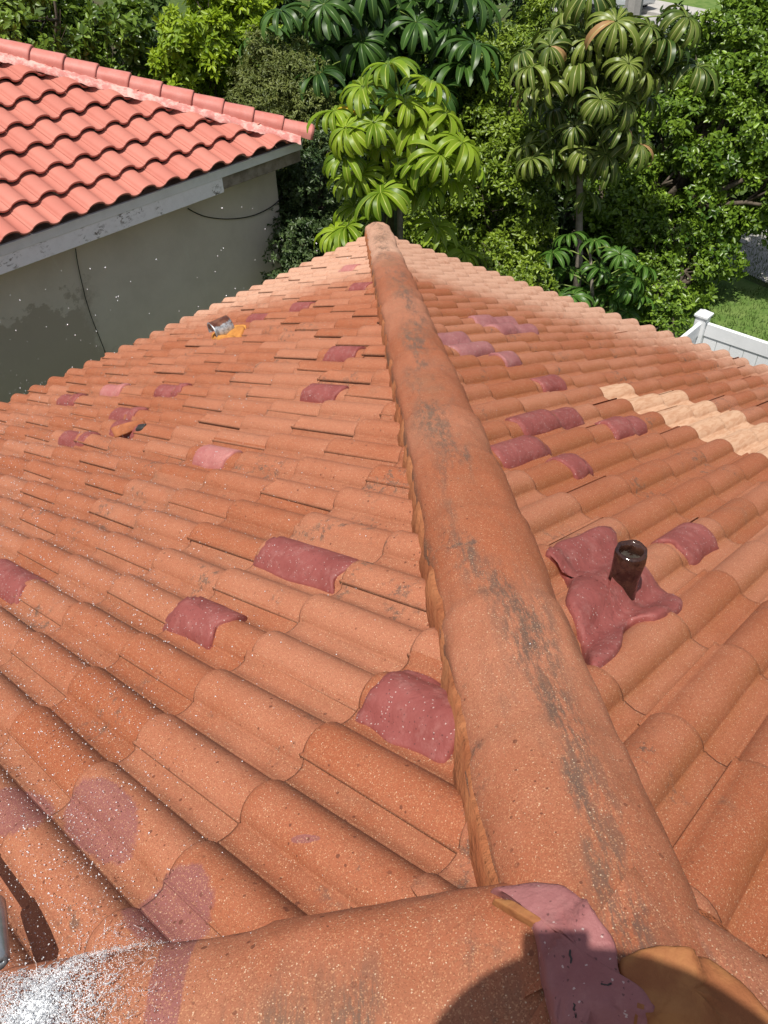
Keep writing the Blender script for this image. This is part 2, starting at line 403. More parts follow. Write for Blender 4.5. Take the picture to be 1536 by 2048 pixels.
def tile_grid():
    ts = np.concatenate([np.linspace(-S+BW-0.012, -BW-0.006, 4), BW*np.array([-1.05, -0.99, -0.94, -0.82, -0.62, -0.35, 0, 0.35, 0.62, 0.82, 0.94, 0.99, 1.05])])
    ts2 = np.concatenate([np.linspace(BW+0.008, S-BW-0.006, 3), S+BW*np.array([-1.05, -0.99, -0.94, -0.82, -0.62, -0.35, 0, 0.35, 0.62, 0.82, 0.93, 0.985])])
    return np.concatenate([ts, ts2])
TS = tile_grid()
def one_tile(face, c, k, rng, d_off=0.0, lift=0.0, chip=None):
    """(verts, var) of one double-barrel tile: course c, first barrel index k"""
    e = EXPO[face]; js = JS[face]
    t = TS; h = prof(t)
    h = np.where(t > S+BW*0.9, np.maximum(h, 0.024), h)
    ds = np.array([-0.004, 0.004, 0.02, e*0.35, e*0.7, e+0.05])
    hs = np.array([-0.006, -0.0005, 0.0, 0, 0, 0])
    tw = rng.normal(0, 0.0030); dz = rng.normal(0, 0.0022); da = rng.normal(0, 0.0018); dd = rng.normal(0, 0.005); yaw = rng.normal(0, 0.006)
    T, D = np.meshgrid(t, ds); Hh = np.tile(h, (len(ds), 1)) + hs[:, None]*(0.4+0.6*np.tile(h, (len(ds), 1))/BH)
    off = LAP*(1-(D-0)/e)
    Hh = Hh + off + dz + tw*(T-S/2)/S + lift*np.clip(1-D/e, 0, 1)
    if chip is not None:
        cx, cw, cd = chip
        cut = np.clip(1-np.abs(T-cx)/cw, 0, 1)*cd*(0.7+0.6*vnoise(np.stack([T.ravel()*60, D.ravel()*0], 1), 1.0, c+k).reshape(T.shape))
        D = np.maximum(D, cut*np.where(D < e*0.6, 1, 0) + np.minimum(D, 0.004)*0)
    top = np.stack([T, D, Hh], -1)
    # lips: front edge down, lapped side edge down
    front = top[0].copy(); front[:, 2] -= 0.010; front[:, 1] += 0.002
    rows = np.concatenate([front[None], top], 0)                 # (7, n, 3)
    side = rows[:, -1].copy(); side[:, 2] -= 0.010; side[0, 2] += 0.004
    grid = np.concatenate([rows, side[:, None]], 1)               # (7, n+1, 3)
    T2, D2, H2 = grid[..., 0], grid[..., 1], grid[..., 2]
    acen = A0[face] + js*0 + k*S
    a = warp(face, acen + (T2 if js > 0 else -T2)) + da + yaw*(D2-e/2)
    d = D0[face] + c*e + D2 + dd*(D2 > -1) + d_off
    u = (T2+S/2) % S - S/2
    flank = np.exp(-((u+BW*0.88)/0.017)**2)
    trough = np.maximum(flank, 0.45*np.clip((np.abs(u)-BW*0.72)/(BW*0.4), 0, 1)*np.clip(1.35-(np.abs(u)-BW*1.0)/0.02, 0.35, 1))
    lip_shade = np.zeros(T2.shape); lip_shade[:, -1] = 1; lip_shade[0, :] = 1  # lip faces that take the painted joint shade
    var = np.stack([np.full(T2.shape, rng.random()), trough, lip_shade], -1)
    return a, d, H2, var
def grid_faces(nr, nc, flip=False):
    i = np.arange(nr-1)[:, None]*nc + np.arange(nc-1)[None]
    q = np.stack([i, i+1, i+nc+1, i+nc], -1).reshape(-1, 4)
    return q[:, ::-1] if flip else q
def to_world(face, a, d, h):
    o, e, u, n = FACE[face]
    return o + a[..., None]*e + d[..., None]*u + h[..., None]*n
def clamp_hip(face, a, d):
    y = d/SLEN
    lo = y + 0.0
    a = np.maximum(a, np.minimum(lo, APEX))
    if face == 'l': a = np.minimum(a, 2*APEX-y)
    return a
def build_slope(face, amax, skip, name, parent):
    rng = np.random.default_rng({'l': 3, 'r': 4, 'b': 5}[face])
    ncourse = int(APEX*SLEN/EXPO[face])+1
    VV = []; FF = []; AA = []; base = 0
    nk = int(amax/S)+2
    for c in range(ncourse):
        ph = c % 2
        for k in range(-4+ph, nk, 2):
            amid = A0[face] + k*S + (S/2 if JS[face] > 0 else -S/2); dlo = D0[face]+c*EXPO[face]
            if amid + 0.22 < dlo/SLEN: continue
            if face == 'l' and amid - 0.22 > 2*APEX - dlo/SLEN: continue
            if (face, c, k) in skip: continue
            chip = None
            if face == 'l' and rng.random() < 0.10:
                chip = (S+BW*0.5+rng.normal(0, 0.02), rng.uniform(0.02, 0.06), rng.uniform(0.02, 0.09))
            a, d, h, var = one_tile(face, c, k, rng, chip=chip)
            a = clamp_hip(face, a, np.minimum(d, APEX*SLEN)); d = np.minimum(d, APEX*SLEN)
            P = to_world(face, a, d, h)
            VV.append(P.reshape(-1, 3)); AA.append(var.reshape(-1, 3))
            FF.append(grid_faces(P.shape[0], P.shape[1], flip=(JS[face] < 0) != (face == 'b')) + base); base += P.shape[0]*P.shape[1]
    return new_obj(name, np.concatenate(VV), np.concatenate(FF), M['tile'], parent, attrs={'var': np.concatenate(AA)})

house = thing("tiled_house", "old house whose weathered orange barrel tile roof fills the photo below the camera", "house", (-APEX, -7.0, GROUND))
RIGHT_LEN = 13.0

# cream replacement tiles on the right-hand slope: (course, barrel)
CREAM = [('r', 7, k) for k in (25, 27, 29, 31, 33)] + [('r', 6, k) for k in (26, 28, 30, 32, 34)]
RAISED = ('l', 6, 26)                # the cracked tile lifted off the left-hand slope
slope_l = build_slope('l', 2*APEX, {RAISED}, "hip_end_slope", house)
slope_r = build_slope('r', RIGHT_LEN, set(CREAM), "side_slope", house)
slope_b = build_slope('b', RIGHT_LEN, set(), "side_slope", house)
_rng = np.random.default_rng(8)
for key in CREAM:
    f, c, k = key
    a, d, h, var = one_tile(f, c, k, _rng)
    P = to_world(f, a, d, h)
    o = new_obj("replacement_tile", P.reshape(-1, 3), grid_faces(P.shape[0], P.shape[1], flip=True), M['newtile'], slope_r)
    o['label'] = "pale cream replacement tile"
# underlay just below the tiles, with the fascia and the walls
def plane_z(x, y): return np.minimum(np.minimum(-SL_M*np.asarray(y, float), -SL_M*np.asarray(x, float)), SL_M*(np.asarray(x, float)+2*APEX))
ub = MB(); zz = Z0-0.03
ap = (-APEX, -APEX, SL_M*APEX+zz); re_ = (-APEX, -RIGHT_LEN, SL_M*APEX+zz)
ub.add([(0, 0, zz), (-2*APEX, 0, zz), ap, re_, (0, -RIGHT_LEN, zz), (-2*APEX, -RIGHT_LEN, zz)], [(0, 2, 1), (0, 4, 3, 2), (1, 2, 3, 5), (4, 5, 3)])
ub.build("underlay", M['under'], house)
fb = MB()
fb.box((-APEX, -0.07, -0.165), (2*APEX-0.1, 0.03, 0.12)); fb.box((-0.07, -RIGHT_LEN/2-0.0, -0.165), (0.03, RIGHT_LEN-0.2, 0.16)); fb.box((-2*APEX+0.07, -RIGHT_LEN/2, -0.165), (0.03, RIGHT_LEN-0.2, 0.16))
fb.build("fascia", M['fascia'], house)
wb = MB(); wb.box((-APEX, -RIGHT_LEN/2, (GROUND-0.12)/2), (2*APEX-1.0, RIGHT_LEN-1.0, -GROUND-0.12)); wb.build("wall", M['wall'], house)
sb = MB(); sb.box((-APEX, -RIGHT_LEN/2, -0.16), (2*APEX-0.24, RIGHT_LEN-0.3, 0.02)); sb.build("soffit", M['fascia'], house)

# ------------------------------------------------------------------ hip and ridge caps
CAPW, CAPH = 0.128, 0.098
SQ = math.sqrt(0.5)
HIP_N = V3(-1, -1, SL_M)/math.sqrt(2+SL_M**2)
def cap_run(name, p0, p1, parent, step, mat, w=CAPW, hgt=CAPH, seed=0, base=0.012, taper=0.011, lip=0.0018, jitter=1.0, round_end=True):
    """overlapping half-round cap tiles from the low end p0 to the high end p1"""
    rng = np.random.default_rng(seed)
    p0, p1 = np.asarray(p0, float), np.asarray(p1, float); L = np.linalg.norm(p1-p0); ax = (p1-p0)/L
    side = np.cross(ax, [0, 0, 1]); side /= np.linalg.norm(side); up = np.cross(side, ax)
    n = max(1, int(round(L/step))); st = L/n
    VV = []; FF = []; AA = []; b = 0
    th = np.linspace(0, math.pi, 21)
    for i in range(n):
        ss = np.array([-0.03, -0.029, -0.018, 0.0, st*0.25, st*0.5, st*0.75, st+0.02])
        rr = np.array([1.0, 1.0, 1.0, 1.0, 1, 1, 1, 1])
        k = 1 + taper/w*(1-np.clip(ss/st, 0, 1))*1.0 - taper/w*0.5
        so = rng.normal(0, 0.004)*jitter; uo = rng.normal(0, 0.003)*jitter; yw = rng.normal(0, 0.010)*jitter; wv = 1+rng.normal(0, 0.02)*jitter
        G = np.zeros((len(ss), len(th), 3)); A = np.zeros((len(ss), len(th), 3)); tint = rng.random()
        for q, s_ in enumerate(ss):
            e = 0.85
            cx = np.sign(np.cos(th))*np.abs(np.cos(th))**0.9; sy = np.sin(th)**e
            lat = (w*wv*k[q]-(lip*2.2 if q == 0 else lip*0.4 if q == 1 else 0))*cx
            hh = base + (hgt*k[q]-(lip*2.2 if q == 0 else lip*0.4 if q == 1 else 0))*sy + uo + (lip*1.4*(1-np.clip(s_/st, 0, 1)))
            hh = np.where((th < 0.05) | (th > math.pi-0.05), base-0.02, hh)
            wob = (vnoise(np.stack([np.full(len(th), (s_+i*st)*7), th*3], 1), 1.0, seed)-0.5)*0.009*jitter
            G[q] = p0 + ax*(s_+i*st) + (lat+so+yw*(s_-st/2)+0*wob)[:, None]*side + (hh+wob)[:, None]*up
            A[q, :, 0] = tint; A[q, :, 1] = np.clip((0.42-(math.pi-th if False else th))/0.25, 0, 1)
            A[q, :, 2] = np.exp(-((th-math.pi*0.47)/0.42)**2)
        VV.append(G.reshape(-1, 3)); AA.append(A.reshape(-1, 3)); FF.append(grid_faces(len(ss), len(th))+b); b += G.shape[0]*G.shape[1]
        if i == 0 and round_end:      # the lowest cap is closed with a rounded plug
            c = p0 + ax*0.0 + up*base*0.5; ring = G[1]
            V2 = []; 
            for q, kk in enumerate((1.0, 0.93, 0.75, 0.45, 0.0)):
                V2.append(c + (ring-c)*kk - ax*0.05*math.sqrt(1-kk*kk))
            V2 = np.array(V2); VV.append(V2.reshape(-1, 3)); AA.append(np.tile([tint, 0, 0.2], (V2.shape[0]*V2.shape[1], 1)))
            FF.append(grid_faces(5, len(th), flip=True)+b); b += V2.shape[0]*V2.shape[1]
    return new_obj(name, np.concatenate(VV), np.concatenate(FF), mat, parent, attrs={'var': np.concatenate(AA)})
HZ = V3(0, 0, 0.046+Z0)
top = V3(-APEX, -APEX, SL_M*APEX); ZV = V3(0, 0, Z0)
def cap_smooth(name, p0, p1, parent, step, mat, w, hgt, seed, base=0.0, taper=0.0065):
    """caps whose joints are smeared over: one shell swelling and narrowing with each cap, with a rounded low end"""
    rng = np.random.default_rng(seed)
    p0, p1 = np.asarray(p0, float), np.asarray(p1, float); L = np.linalg.norm(p1-p0); ax = (p1-p0)/L
    side = np.cross(ax, [0, 0, 1]); side /= np.linalg.norm(side); up = np.cross(side, ax)
    n = int(round(L/step)); st = L/n; ss = np.arange(-0.03, L+0.0, 0.016); th = np.linspace(0, math.pi, 33)
    so = np.interp(ss, (np.arange(n+2)-0.5)*st, rng.normal(0, 0.003, n+2)); uo = np.interp(ss, (np.arange(n+2)-0.5)*st, rng.normal(0, 0.004, n+2))
    wv = np.interp(ss, (np.arange(n+2)-0.5)*st, rng.normal(0, 0.012, n+2))
    q = (ss/st) % 1.0
    saw = np.where(q < 0.90, 1-q/0.90*1.0, (q-0.90)/0.10)          # swells at the lower end of every cap
    saw = saw*saw*(3-2*saw)
    lip = np.where((q > 0.93) & (q < 0.99), -0.0016, 0.0)
    T, S_ = np.meshgrid(th, ss); k = ((1+wv)*w + taper*(saw-0.4) + lip)[:, None]; hk = (hgt + taper*0.8*(saw-0.4) + lip)[:, None]
    wob = (vnoise(np.stack([S_.ravel()*6, T.ravel()*2.2], 1), 1.0, seed).reshape(T.shape)-0.5)*0.010 + (vnoise(np.stack([S_.ravel()*26, T.ravel()*8], 1), 1.0, seed+1).reshape(T.shape)-0.5)*0.0035
    lat = (k+wob)*np.sign(np.cos(T))*np.abs(np.cos(T))**0.9 + so[:, None]
    hh = base + (hk+wob)*np.sin(T)**0.86 + uo[:, None]
    hh = np.where((T < 0.03) | (T > math.pi-0.03), base-0.025, hh)
    G = p0 + S_[..., None]*ax + lat[..., None]*side + hh[..., None]*up
    A = np.zeros(G.shape); A[..., 0] = np.interp(ss, (np.arange(n+2)-0.5)*st, rng.random(n+2))[:, None]
    A[..., 1] = np.clip((0.40-T)/0.3, 0, 1)
    cen = np.interp(ss, np.arange(0, L+0.6, 0.3), math.pi*0.47+rng.normal(0, 0.16, len(np.arange(0, L+0.6, 0.3))))
    A[..., 2] = np.exp(-((T-cen[:, None])/0.50)**2)
    rows = [G]; at2 = [A]; c = p0 + up*hgt*0.45
    for kk in (0.95, 0.80, 0.5, 0.05):
        rows.insert(0, (c + (G[0]-c)*kk - ax*0.045*math.sqrt(1-kk*kk))[None]); at2.insert(0, A[:1]*0.3)
    G = np.concatenate(rows); A = np.concatenate(at2)
    return new_obj(name, G.reshape(-1, 3), grid_faces(G.shape[0], G.shape[1]), mat, parent, attrs={'var': A.reshape(-1, 3)})
hip_far = cap_smooth("hip_cap", V3(0.004, -0.004, 0)+HZ, top+HZ+V3(-0.03+0.004, -0.03-0.004, 0.012), house, 0.40, M['cap'], 0.132, 0.097, 2)
hip_side = cap_smooth("hip_cap", V3(-2*APEX, 0, 0)+HZ, top+HZ, house, 0.42, M['cap'], 0.135, 0.098, 5)
ridge = cap_smooth("ridge_cap", V3(-APEX, -RIGHT_LEN, SL_M*APEX)+HZ, top+HZ+V3(0, 0.05, -0.008), house, 0.42, M['cap'], 0.14, 0.096, 9)

def cap_height(x, y):
    """smooth height of the caps over the plan point, -9 where there is none"""
    x = np.asarray(x, float); y = np.asarray(y, float)
    best = np.full(x.shape, -9.0)
    for (p0, p1, w, h) in ((V3(0, 0, Z0), top+ZV, CAPW, CAPH), (V3(-2*APEX, 0, Z0), top+ZV, 0.135, 0.10), (V3(-APEX, -RIGHT_LEN, SL_M*APEX+Z0), top+ZV, 0.14, 0.098)):
        d = p1[:2]-p0[:2]; L = np.linalg.norm(d); d = d/L
        s_ = (x-p0[0])*d[0] + (y-p0[1])*d[1]; l_ = np.abs(-(x-p0[0])*d[1] + (y-p0[1])*d[0])
        zc = p0[2] + (p1[2]-p0[2])*np.clip(s_/L, 0, 1.01) + 0.054 + 0.004
        z = zc + h*np.sqrt(np.clip(1-(l_/w)**2, 0, 1))**0.9
        best = np.where((l_ < w*0.995) & (s_ > -0.05) & (s_ < L+0.06), np.maximum(best, z), best)
    return best
def roof_height(x, y, caps=True):
    x = np.asarray(x, float); y = np.asarray(y, float)
    zl = Z0-SL_M*y; zr = Z0-SL_M*x; zb = Z0+SL_M*(x+2*APEX)
    pl = zl + face_height('l', -x, -y*SLEN)/FACE['l'][3][2]
    pr = zr + face_height('r', -y, -x*SLEN)/FACE['r'][3][2]
    pb = zb + face_height('b', -y, (x+2*APEX)*SLEN)/FACE['b'][3][2]
    z = np.where((zl <= zr) & (zl <= zb), pl, np.where(zr <= zb, pr, pb))
    if caps: z = np.maximum(z, cap_height(x, y))
    return z
def on_roof(px, py, caps=True):
    w = ray(px, py); t = np.linspace(0.3, 14, 2800); P = CAM + t[:, None]*w
    below = P[:, 2] < roof_height(P[:, 0], P[:, 1], caps)
    below &= (P[:, 0] < 0.15) & (P[:, 1] < 0.15)
    i = int(np.argmax(below))
    return P[i] if below.any() else P[-1]

# mortar bedding along both sides of each cap run
def mortar_run(name, p0, p1, parent, mat, l0, l1, zt, zb, seed, sides=(1, -1), step=0.03, amp=0.012):
    p0, p1 = np.asarray(p0, float), np.asarray(p1, float); L = np.linalg.norm(p1-p0); ax = (p1-p0)/L
    side = np.cross(ax, [0, 0, 1]); side /= np.linalg.norm(side)
    n = int(L/step); VV = []; FF = []; b = 0
    for sd in sides:
        s_ = np.linspace(0, L, n)
        rows = []
        for q, (l, z) in enumerate(((l0, zt), (l0*0.55+l1*0.45, zt-0.006), (l1*0.9+l0*0.1, zt*0.45+zb*0.55), (l1, zb))):
            nz = vnoise(np.stack([s_*9, np.full(n, q*3.0)], 1), 1.0, seed)-0.5; nz2 = vnoise(np.stack([s_*31, np.full(n, q*2.0)], 1), 1.0, seed+1)-0.5
            rows.append(p0 + s_[:, None]*ax + (sd*(l+amp*nz*(0.4+q*0.5)+0.008*nz2))[:, None]*side + np.stack([0*s_, 0*s_, z+amp*nz2], 1))
        G = np.array(rows); VV.append(G.reshape(-1, 3)); FF.append(grid_faces(4, n, flip=sd < 0)+b); b += 4*n
    return new_obj(name, np.concatenate(VV), np.concatenate(FF), mat, parent)
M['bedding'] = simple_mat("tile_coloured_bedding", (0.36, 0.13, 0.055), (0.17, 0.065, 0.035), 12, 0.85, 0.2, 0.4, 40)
def mort(p0, p1, seed, l0=0.114, l1=0.141, both=False):
    mortar_run("mortar_bed", p0+ZV, p1+ZV, house, M['mortar'], l0, l1, 0.074, -0.075, seed, amp=0.007, sides=(1,), step=0.012)
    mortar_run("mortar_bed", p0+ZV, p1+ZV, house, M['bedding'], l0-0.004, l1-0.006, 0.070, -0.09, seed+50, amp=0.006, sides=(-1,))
mort(V3(0.02, 0.02, 0), top, 21); mort(V3(-2*APEX, 0, 0), top, 22, 0.124, 0.158); mort(V3(-APEX, -RIGHT_LEN, SL_M*APEX), top, 23, 0.126, 0.158)

# ------------------------------------------------------------------ sealant patches moulded over the tiles
def patch(px_poly, parent, mat, th=0.007, name="sealant_patch", label=None, caps=False, nr=9, na=44, rag=0.045, seed=None, smooth_r=0.014, pix=True, centre=None):
    seed = seed if seed is not None else int(sum(p[0]*3+p[1] for p in px_poly)) % 9999
    Q = np.array([on_roof(x, y, caps)[:2] for x, y in px_poly]) if pix else np.array(px_poly, float)
    c = Q.mean(0) if centre is None else (on_roof(*centre, caps)[:2])
    an = np.linspace(0, 2*math.pi, na, endpoint=False)
    # outline sampled evenly along its length, then rounded
    Qc = np.concatenate([Q, Q[:1]]); seg = np.linalg.norm(np.diff(Qc, axis=0), axis=1); cum = np.concatenate([[0], np.cumsum(seg)])
    s_ = np.linspace(0, cum[-1], na, endpoint=False); B = np.stack([np.interp(s_, cum, Qc[:, i]) for i in (0, 1)], 1)
    for _ in range(1): B = 0.25*np.roll(B, 1, 0)+0.5*B+0.25*np.roll(B, -1, 0)
    rg = 1 + rag*(vnoise(np.stack([np.cos(an)*2.3+seed, np.sin(an)*2.3, an*0], 1), 1.0, seed)-0.5)*2 + rag*0.7*(vnoise(np.stack([np.cos(an)*9+seed, np.sin(an)*9, an*0], 1), 1.0, seed+1)-0.5)*2
    B = c + (B-c)*rg[:, None]
    R = np.array([0.0, 0.18, 0.36, 0.54, 0.70, 0.83, 0.92, 0.975, 1.0][:nr])
    P = c + R[:, None, None]*(B-c)[None]
    X, Y = P[..., 0], P[..., 1]
    def sm(rad):
        z = 0
        for k in range(8): z = z + roof_height(X+rad*math.cos(k*math.pi/4), Y+rad*math.sin(k*math.pi/4), caps)
        return z/8
    z0 = roof_height(X, Y, caps)
    for (dx_, dy_) in ((.011, 0), (-.011, 0), (0, .011), (0, -.011)): z0 = np.maximum(z0, roof_height(X+dx_, Y+dy_, caps)-0.003)
    zs = 0.5*(sm(smooth_r)+sm(smooth_r*0.5))
    fade = np.array([1, 1, 1, 1, 0.95, 0.75, 0.4, 0.1, 0.0][:nr])[:, None]
    z = z0+0.0030 + (np.maximum(zs, z0)-z0)*fade
    lump = (vnoise(np.stack([X.ravel(), Y.ravel()], 1), 22, seed).reshape(X.shape)-0.4)*0.0028 + (vnoise(np.stack([X.ravel(), Y.ravel()], 1), 55, seed+3).reshape(X.shape)-0.5)*0.002
    prof_ = np.array([1, 1, 1, 1, 1, 0.97, 0.85, 0.55, -0.6][:nr])[:, None]
    z = z + (th+lump)*prof_
    zt_ = roof_height(X, Y, caps); z[-1] = zt_[-1]-0.010; z[-2] = np.minimum(z[-2], zt_[-2]+0.6*th+0.001)
    V = np.stack([X, Y, z], -1)
    o = new_obj(name, V.reshape(-1, 3), np.concatenate([np.stack([i*na+np.arange(na), i*na+(np.arange(na)+1) % na, (i+1)*na+(np.arange(na)+1) % na, (i+1)*na+np.arange(na)], 1) for i in range(nr-1)])[:, ::-1], mat, parent)
    # make it face upward
    if o.data.polygons[na*4].normal.z < 0: o.data.flip_normals()
    if label: o['label'] = label
    return o
def bl(cx, cy, w, h, tilt=0.0, k=0.84):     # a rounded block outline
    out = []
    for (x, y) in ((-1, -k), (-k, -1), (0, -1.02), (k, -1), (1, -k), (1.02, 0), (1, k), (k, 1), (0, 1.02), (-k, 1), (-1, k), (-1.02, 0)):
        X, Y = x*w/2, y*h/2; out.append((cx+X*math.cos(tilt)-Y*math.sin(tilt), cy+X*math.sin(tilt)+Y*math.cos(tilt)))
    return out
BLK = 0.88
LEFT_PATCH = [(697, 541, 34, 16, 0, 'f'), (720, 570, 36, 18, 0, 's'), (603, 608, 36, 18, 0, 's'), (516, 630, 36, 19, 0, 's'), (686, 700, 60, 27, -.05, 's'),
              (645, 779, 66, 36, .03, 's'), (342, 774, 50, 28, -.05, 's'), (228, 770, 38, 22, -.1, 'f'), (141, 787, 36, 20, -.1, 's'), (253, 821, 48, 26, -.05, 's'),
              (155, 869, 56, 30, .1, 's'), (430, 904, 62, 44, .05, 'f'), (395, 1228, 104, 74, .35, 's'), (20, 1148, 90, 62, .35, 's')]
def project(p):
    d = np.asarray(p, float)-CAM; return V3(768+FPX*(d@CR)/(d@CF), 1024-FPX*(d@CU)/(d@CF), 0)
def barrel_block(face, cx, cy, wpx, nb=1, half=0.070):
    """outline (plan points) of a patch wrapped over nb barrels, as long down the slope as wpx looks wide"""
    o, e, u, n = FACE[face]; w = ray(cx, cy); hc = BH*0.75+LAP*0.5
    t = ((o+n*hc-CAM)@n)/(w@n); p = CAM+w*t-(o+n*hc); a, d = float(unwarp(face, np.array(p@e))), p@u
    k = round((a-A0[face])/S) if nb == 1 else math.floor((a-A0[face])/S)+0.5
    a = float(warp(face, np.array(A0[face]+k*S))); half = half if nb == 1 else half+S/2
    f = lambda dd: o+e*a+u*(d+dd)+n*hc
    dds = np.linspace(-0.25, 0.25, 101); d = d + dds[int(np.argmin([np.linalg.norm(project(f(q_))[:2]-V3(cx, cy, 0)[:2]) for q_ in dds]))]
    f = lambda dd: o+e*a+u*(d+dd)+n*hc
    ppm = np.linalg.norm(project(f(.05))[:2]-project(f(-.05))[:2])/0.1; L = np.clip(wpx/ppm, 0.07, 0.6)/2
    rj = np.random.default_rng(int(cx*7+cy)); out = []
    for q in np.linspace(-1, 1, 6)[:-1]: out.append((a+half*q, d-L*(1+rj.normal(0, .05))))
    for q in np.linspace(-1, 1, 5)[:-1]: out.append((a+half*(1+rj.normal(0, .05)), d+L*q))
    for q in np.linspace(1, -1, 6)[:-1]: out.append((a+half*q, d+L*(1+rj.normal(0, .08))))
    for q in np.linspace(1, -1, 5)[:-1]: out.append((a-half*(1+rj.normal(0, .05)), d+L*q))
    return [tuple((o+e*a_+u*d_)[:2]) for a_, d_ in out]
for (x, y, w, h, t, kd) in LEFT_PATCH:
    patch(barrel_block('l', x, y, w), slope_l, M['seal_faded' if kd == 'f' else 'seal'], th=0.006, pix=False, rag=0.02, na=52)
patch(barrel_block('l', 606, 1104, 178, half=0.074), slope_l, M['seal'], th=0.007, pix=False, rag=0.02, na=64)
patch(barrel_block('l', 826, 1415, 200, half=0.084), slope_l, M['seal'], th=0.009, pix=False, rag=0.02, na=64)
RIGHT_PATCH = [(1010, 640, 88, 34, .12, 'f'), (920, 690, 84, 36, .05, 'd'), (1015, 711, 38, 22, .1, 'd'), (1098, 777, 50, 26, .15, 's'), (1114, 812, 78, 44, .0, 's'),
               (1244, 832, 72, 36, .0, 's'), (1080, 858, 92, 44, -.12, 's'), (1044, 916, 108, 62, -.22, 's'), (1140, 900, 44, 46, .15, 's')]
for (x, y, w, h, t, kd) in RIGHT_PATCH:
    flat = (x in (1010, 920))
    patch(barrel_block('r', x, y, w*0.92, 2 if flat else 1), slope_r, M[{'f': 'seal_dark', 's': 'seal', 'd': 'seal_dark'}[kd]], th=0.007 if not flat else 0.005, pix=False, rag=0.02, na=52)
patch([(1238, 1915), (1300, 1894), (1370, 1893), (1425, 1918), (1490, 1975), (1570, 2060), (1500, 2100), (1380, 2090), (1260, 2090), (1244, 2000)], house, M['ochre'], th=0.002, rag=0.03, caps=True, na=60, smooth_r=0.02)
patch([(980, 1800), (1020, 1806), (1060, 1828), (1090, 1848), (1070, 1852), (1030, 1832)], house, M['ochre'], th=0.003, rag=0.05, caps=True, smooth_r=0.02)
patch(barrel_block('r', 1392, 1098, 62), slope_r, M['seal'], th=0.007, pix=False, rag=0.02, na=52)
pipe_seal = patch([(1082, 1112), (1110, 1090), (1150, 1074), (1205, 1052), (1232, 1062), (1250, 1120), (1300, 1150), (1330, 1180), (1372, 1206), (1366, 1226), (1310, 1246), (1262, 1250), (1246, 1268), (1244, 1300),
                   (1226, 1322), (1184, 1340), (1160, 1290), (1128, 1210), (1136, 1172), (1120, 1140)], slope_r, M['seal'], th=0.014, rag=0.02, na=72, smooth_r=0.03, centre=(1215, 1190), label="large sealant apron around the brown pipe")
apex_seal = patch([(972, 1776), (1020, 1772), (1075, 1764), (1130, 1772), (1166, 1800), (1200, 1846), (1222, 1868), (1236, 1900), (1240, 1960), (1290, 1985), (1310, 2048), (1300, 2110), (1110, 2110), (1104, 2040),
                    (1084, 1960), (1076, 1880), (1062, 1840), (1030, 1806)], house, M['seal_dark'], th=0.0025, rag=0.02, na=72, caps=True, centre=(1150, 1900), smooth_r=0.007, label="plum sealant smeared over the peak where the caps meet")

# ------------------------------------------------------------------ pipes and broken tiles
def lathe_tube(path, radii, n, mat, name, parent, squash=None, seed=0, wob=0.0, attrs=None):
    V = []; F = []
    for i, (p, r) in enumerate(zip(path, radii)):
        for k in range(n):
            th = 2*math.pi*k/n
            rr = r*(1+wob*(vnoise([[math.cos(th)*1.6+seed, math.sin(th)*1.6, i*0.5]], 1.0, seed)[0]-0.5)*2)
            V.append((p[0]+rr*math.cos(th), p[1]+rr*math.sin(th), p[2]))
    for i in range(len(path)-1):
        for k in range(n): F.append((i*n+k, i*n+(k+1) % n, (i+1)*n+(k+1) % n, (i+1)*n+k))
    return new_obj(name, V, F, mat, parent)
def wet_brown():
    b = NB("wet_dark_brown_pipe")
    col = b.mix(b.ramp(b.noise(22, 5, 0.7), 0.35, 0.65), (0.020, 0.008, 0.006), (0.060, 0.026, 0.017))
    b.bump(b.noise(24, 3), 0.5, 0.01)
    return b.done(col, 0.12, 0.6)
M['pipe'] = wet_brown()
pb = on_roof(1240, 1180); pb[2] -= 0.03
pr_ = 0.036
zs = [0, 0.035, 0.075, 0.11, 0.145, 0.163, 0.170, 0.166, 0.150, 0.10]
rs = [1.12, 1.03, 0.98, 0.98, 1.0, 1.02, 0.93, 0.74, 0.68, 0.66]
lean = V3(0.02, -0.012, 1)
pipe = lathe_tube([pb+lean*z for z in zs], [pr_*r for r in rs], 28, M['pipe'], "vent_pipe", slope_r, seed=3, wob=0.16)
pipe['label'] = "short wet dark brown pipe"
db = MB(); db.tube([pb+lean*0.112, pb+lean*0.116], 0.020, 12); db.build("vent_pipe_plug", simple_mat("pale_wet_plug", (0.75, 0.73, 0.65), (0.6, 0.58, 0.5), 20, 0.1, 0.6, 0), slope_r, smooth=False)

def galv_material():
    b = NB("rusty_galvanised_metal"); n = b.n("ShaderNodeNewGeometry"); up = b.sepxyz(n.outputs['Normal'])[2]
    rust = b.math('MULTIPLY', b.ramp(b.math('ADD', up, b.math('MULTIPLY', b.noise(16, 5, 0.7), 0.5)), 0.98, 1.08), 1.0)
    g = b.mix(b.ramp(b.noise(28, 5, 0.7), 0.38, 0.62), (0.50, 0.53, 0.56), (0.20, 0.215, 0.225))
    r = b.mix(b.ramp(b.noise(20, 4), 0.4, 0.6), (0.13, 0.045, 0.028), (0.20, 0.085, 0.05))
    patchy = b.ramp(b.noise(11, 5, 0.75), 0.60, 0.66)
    col = b.mix(rust, b.mix(patchy, g, r), r)
    b.bump(b.noise(30, 4), 0.4, 0.008)
    return b.done(col, 0.42, 0.5, Metallic=0.35)
M['galv'] = galv_material()
vb = on_roof(447, 668)
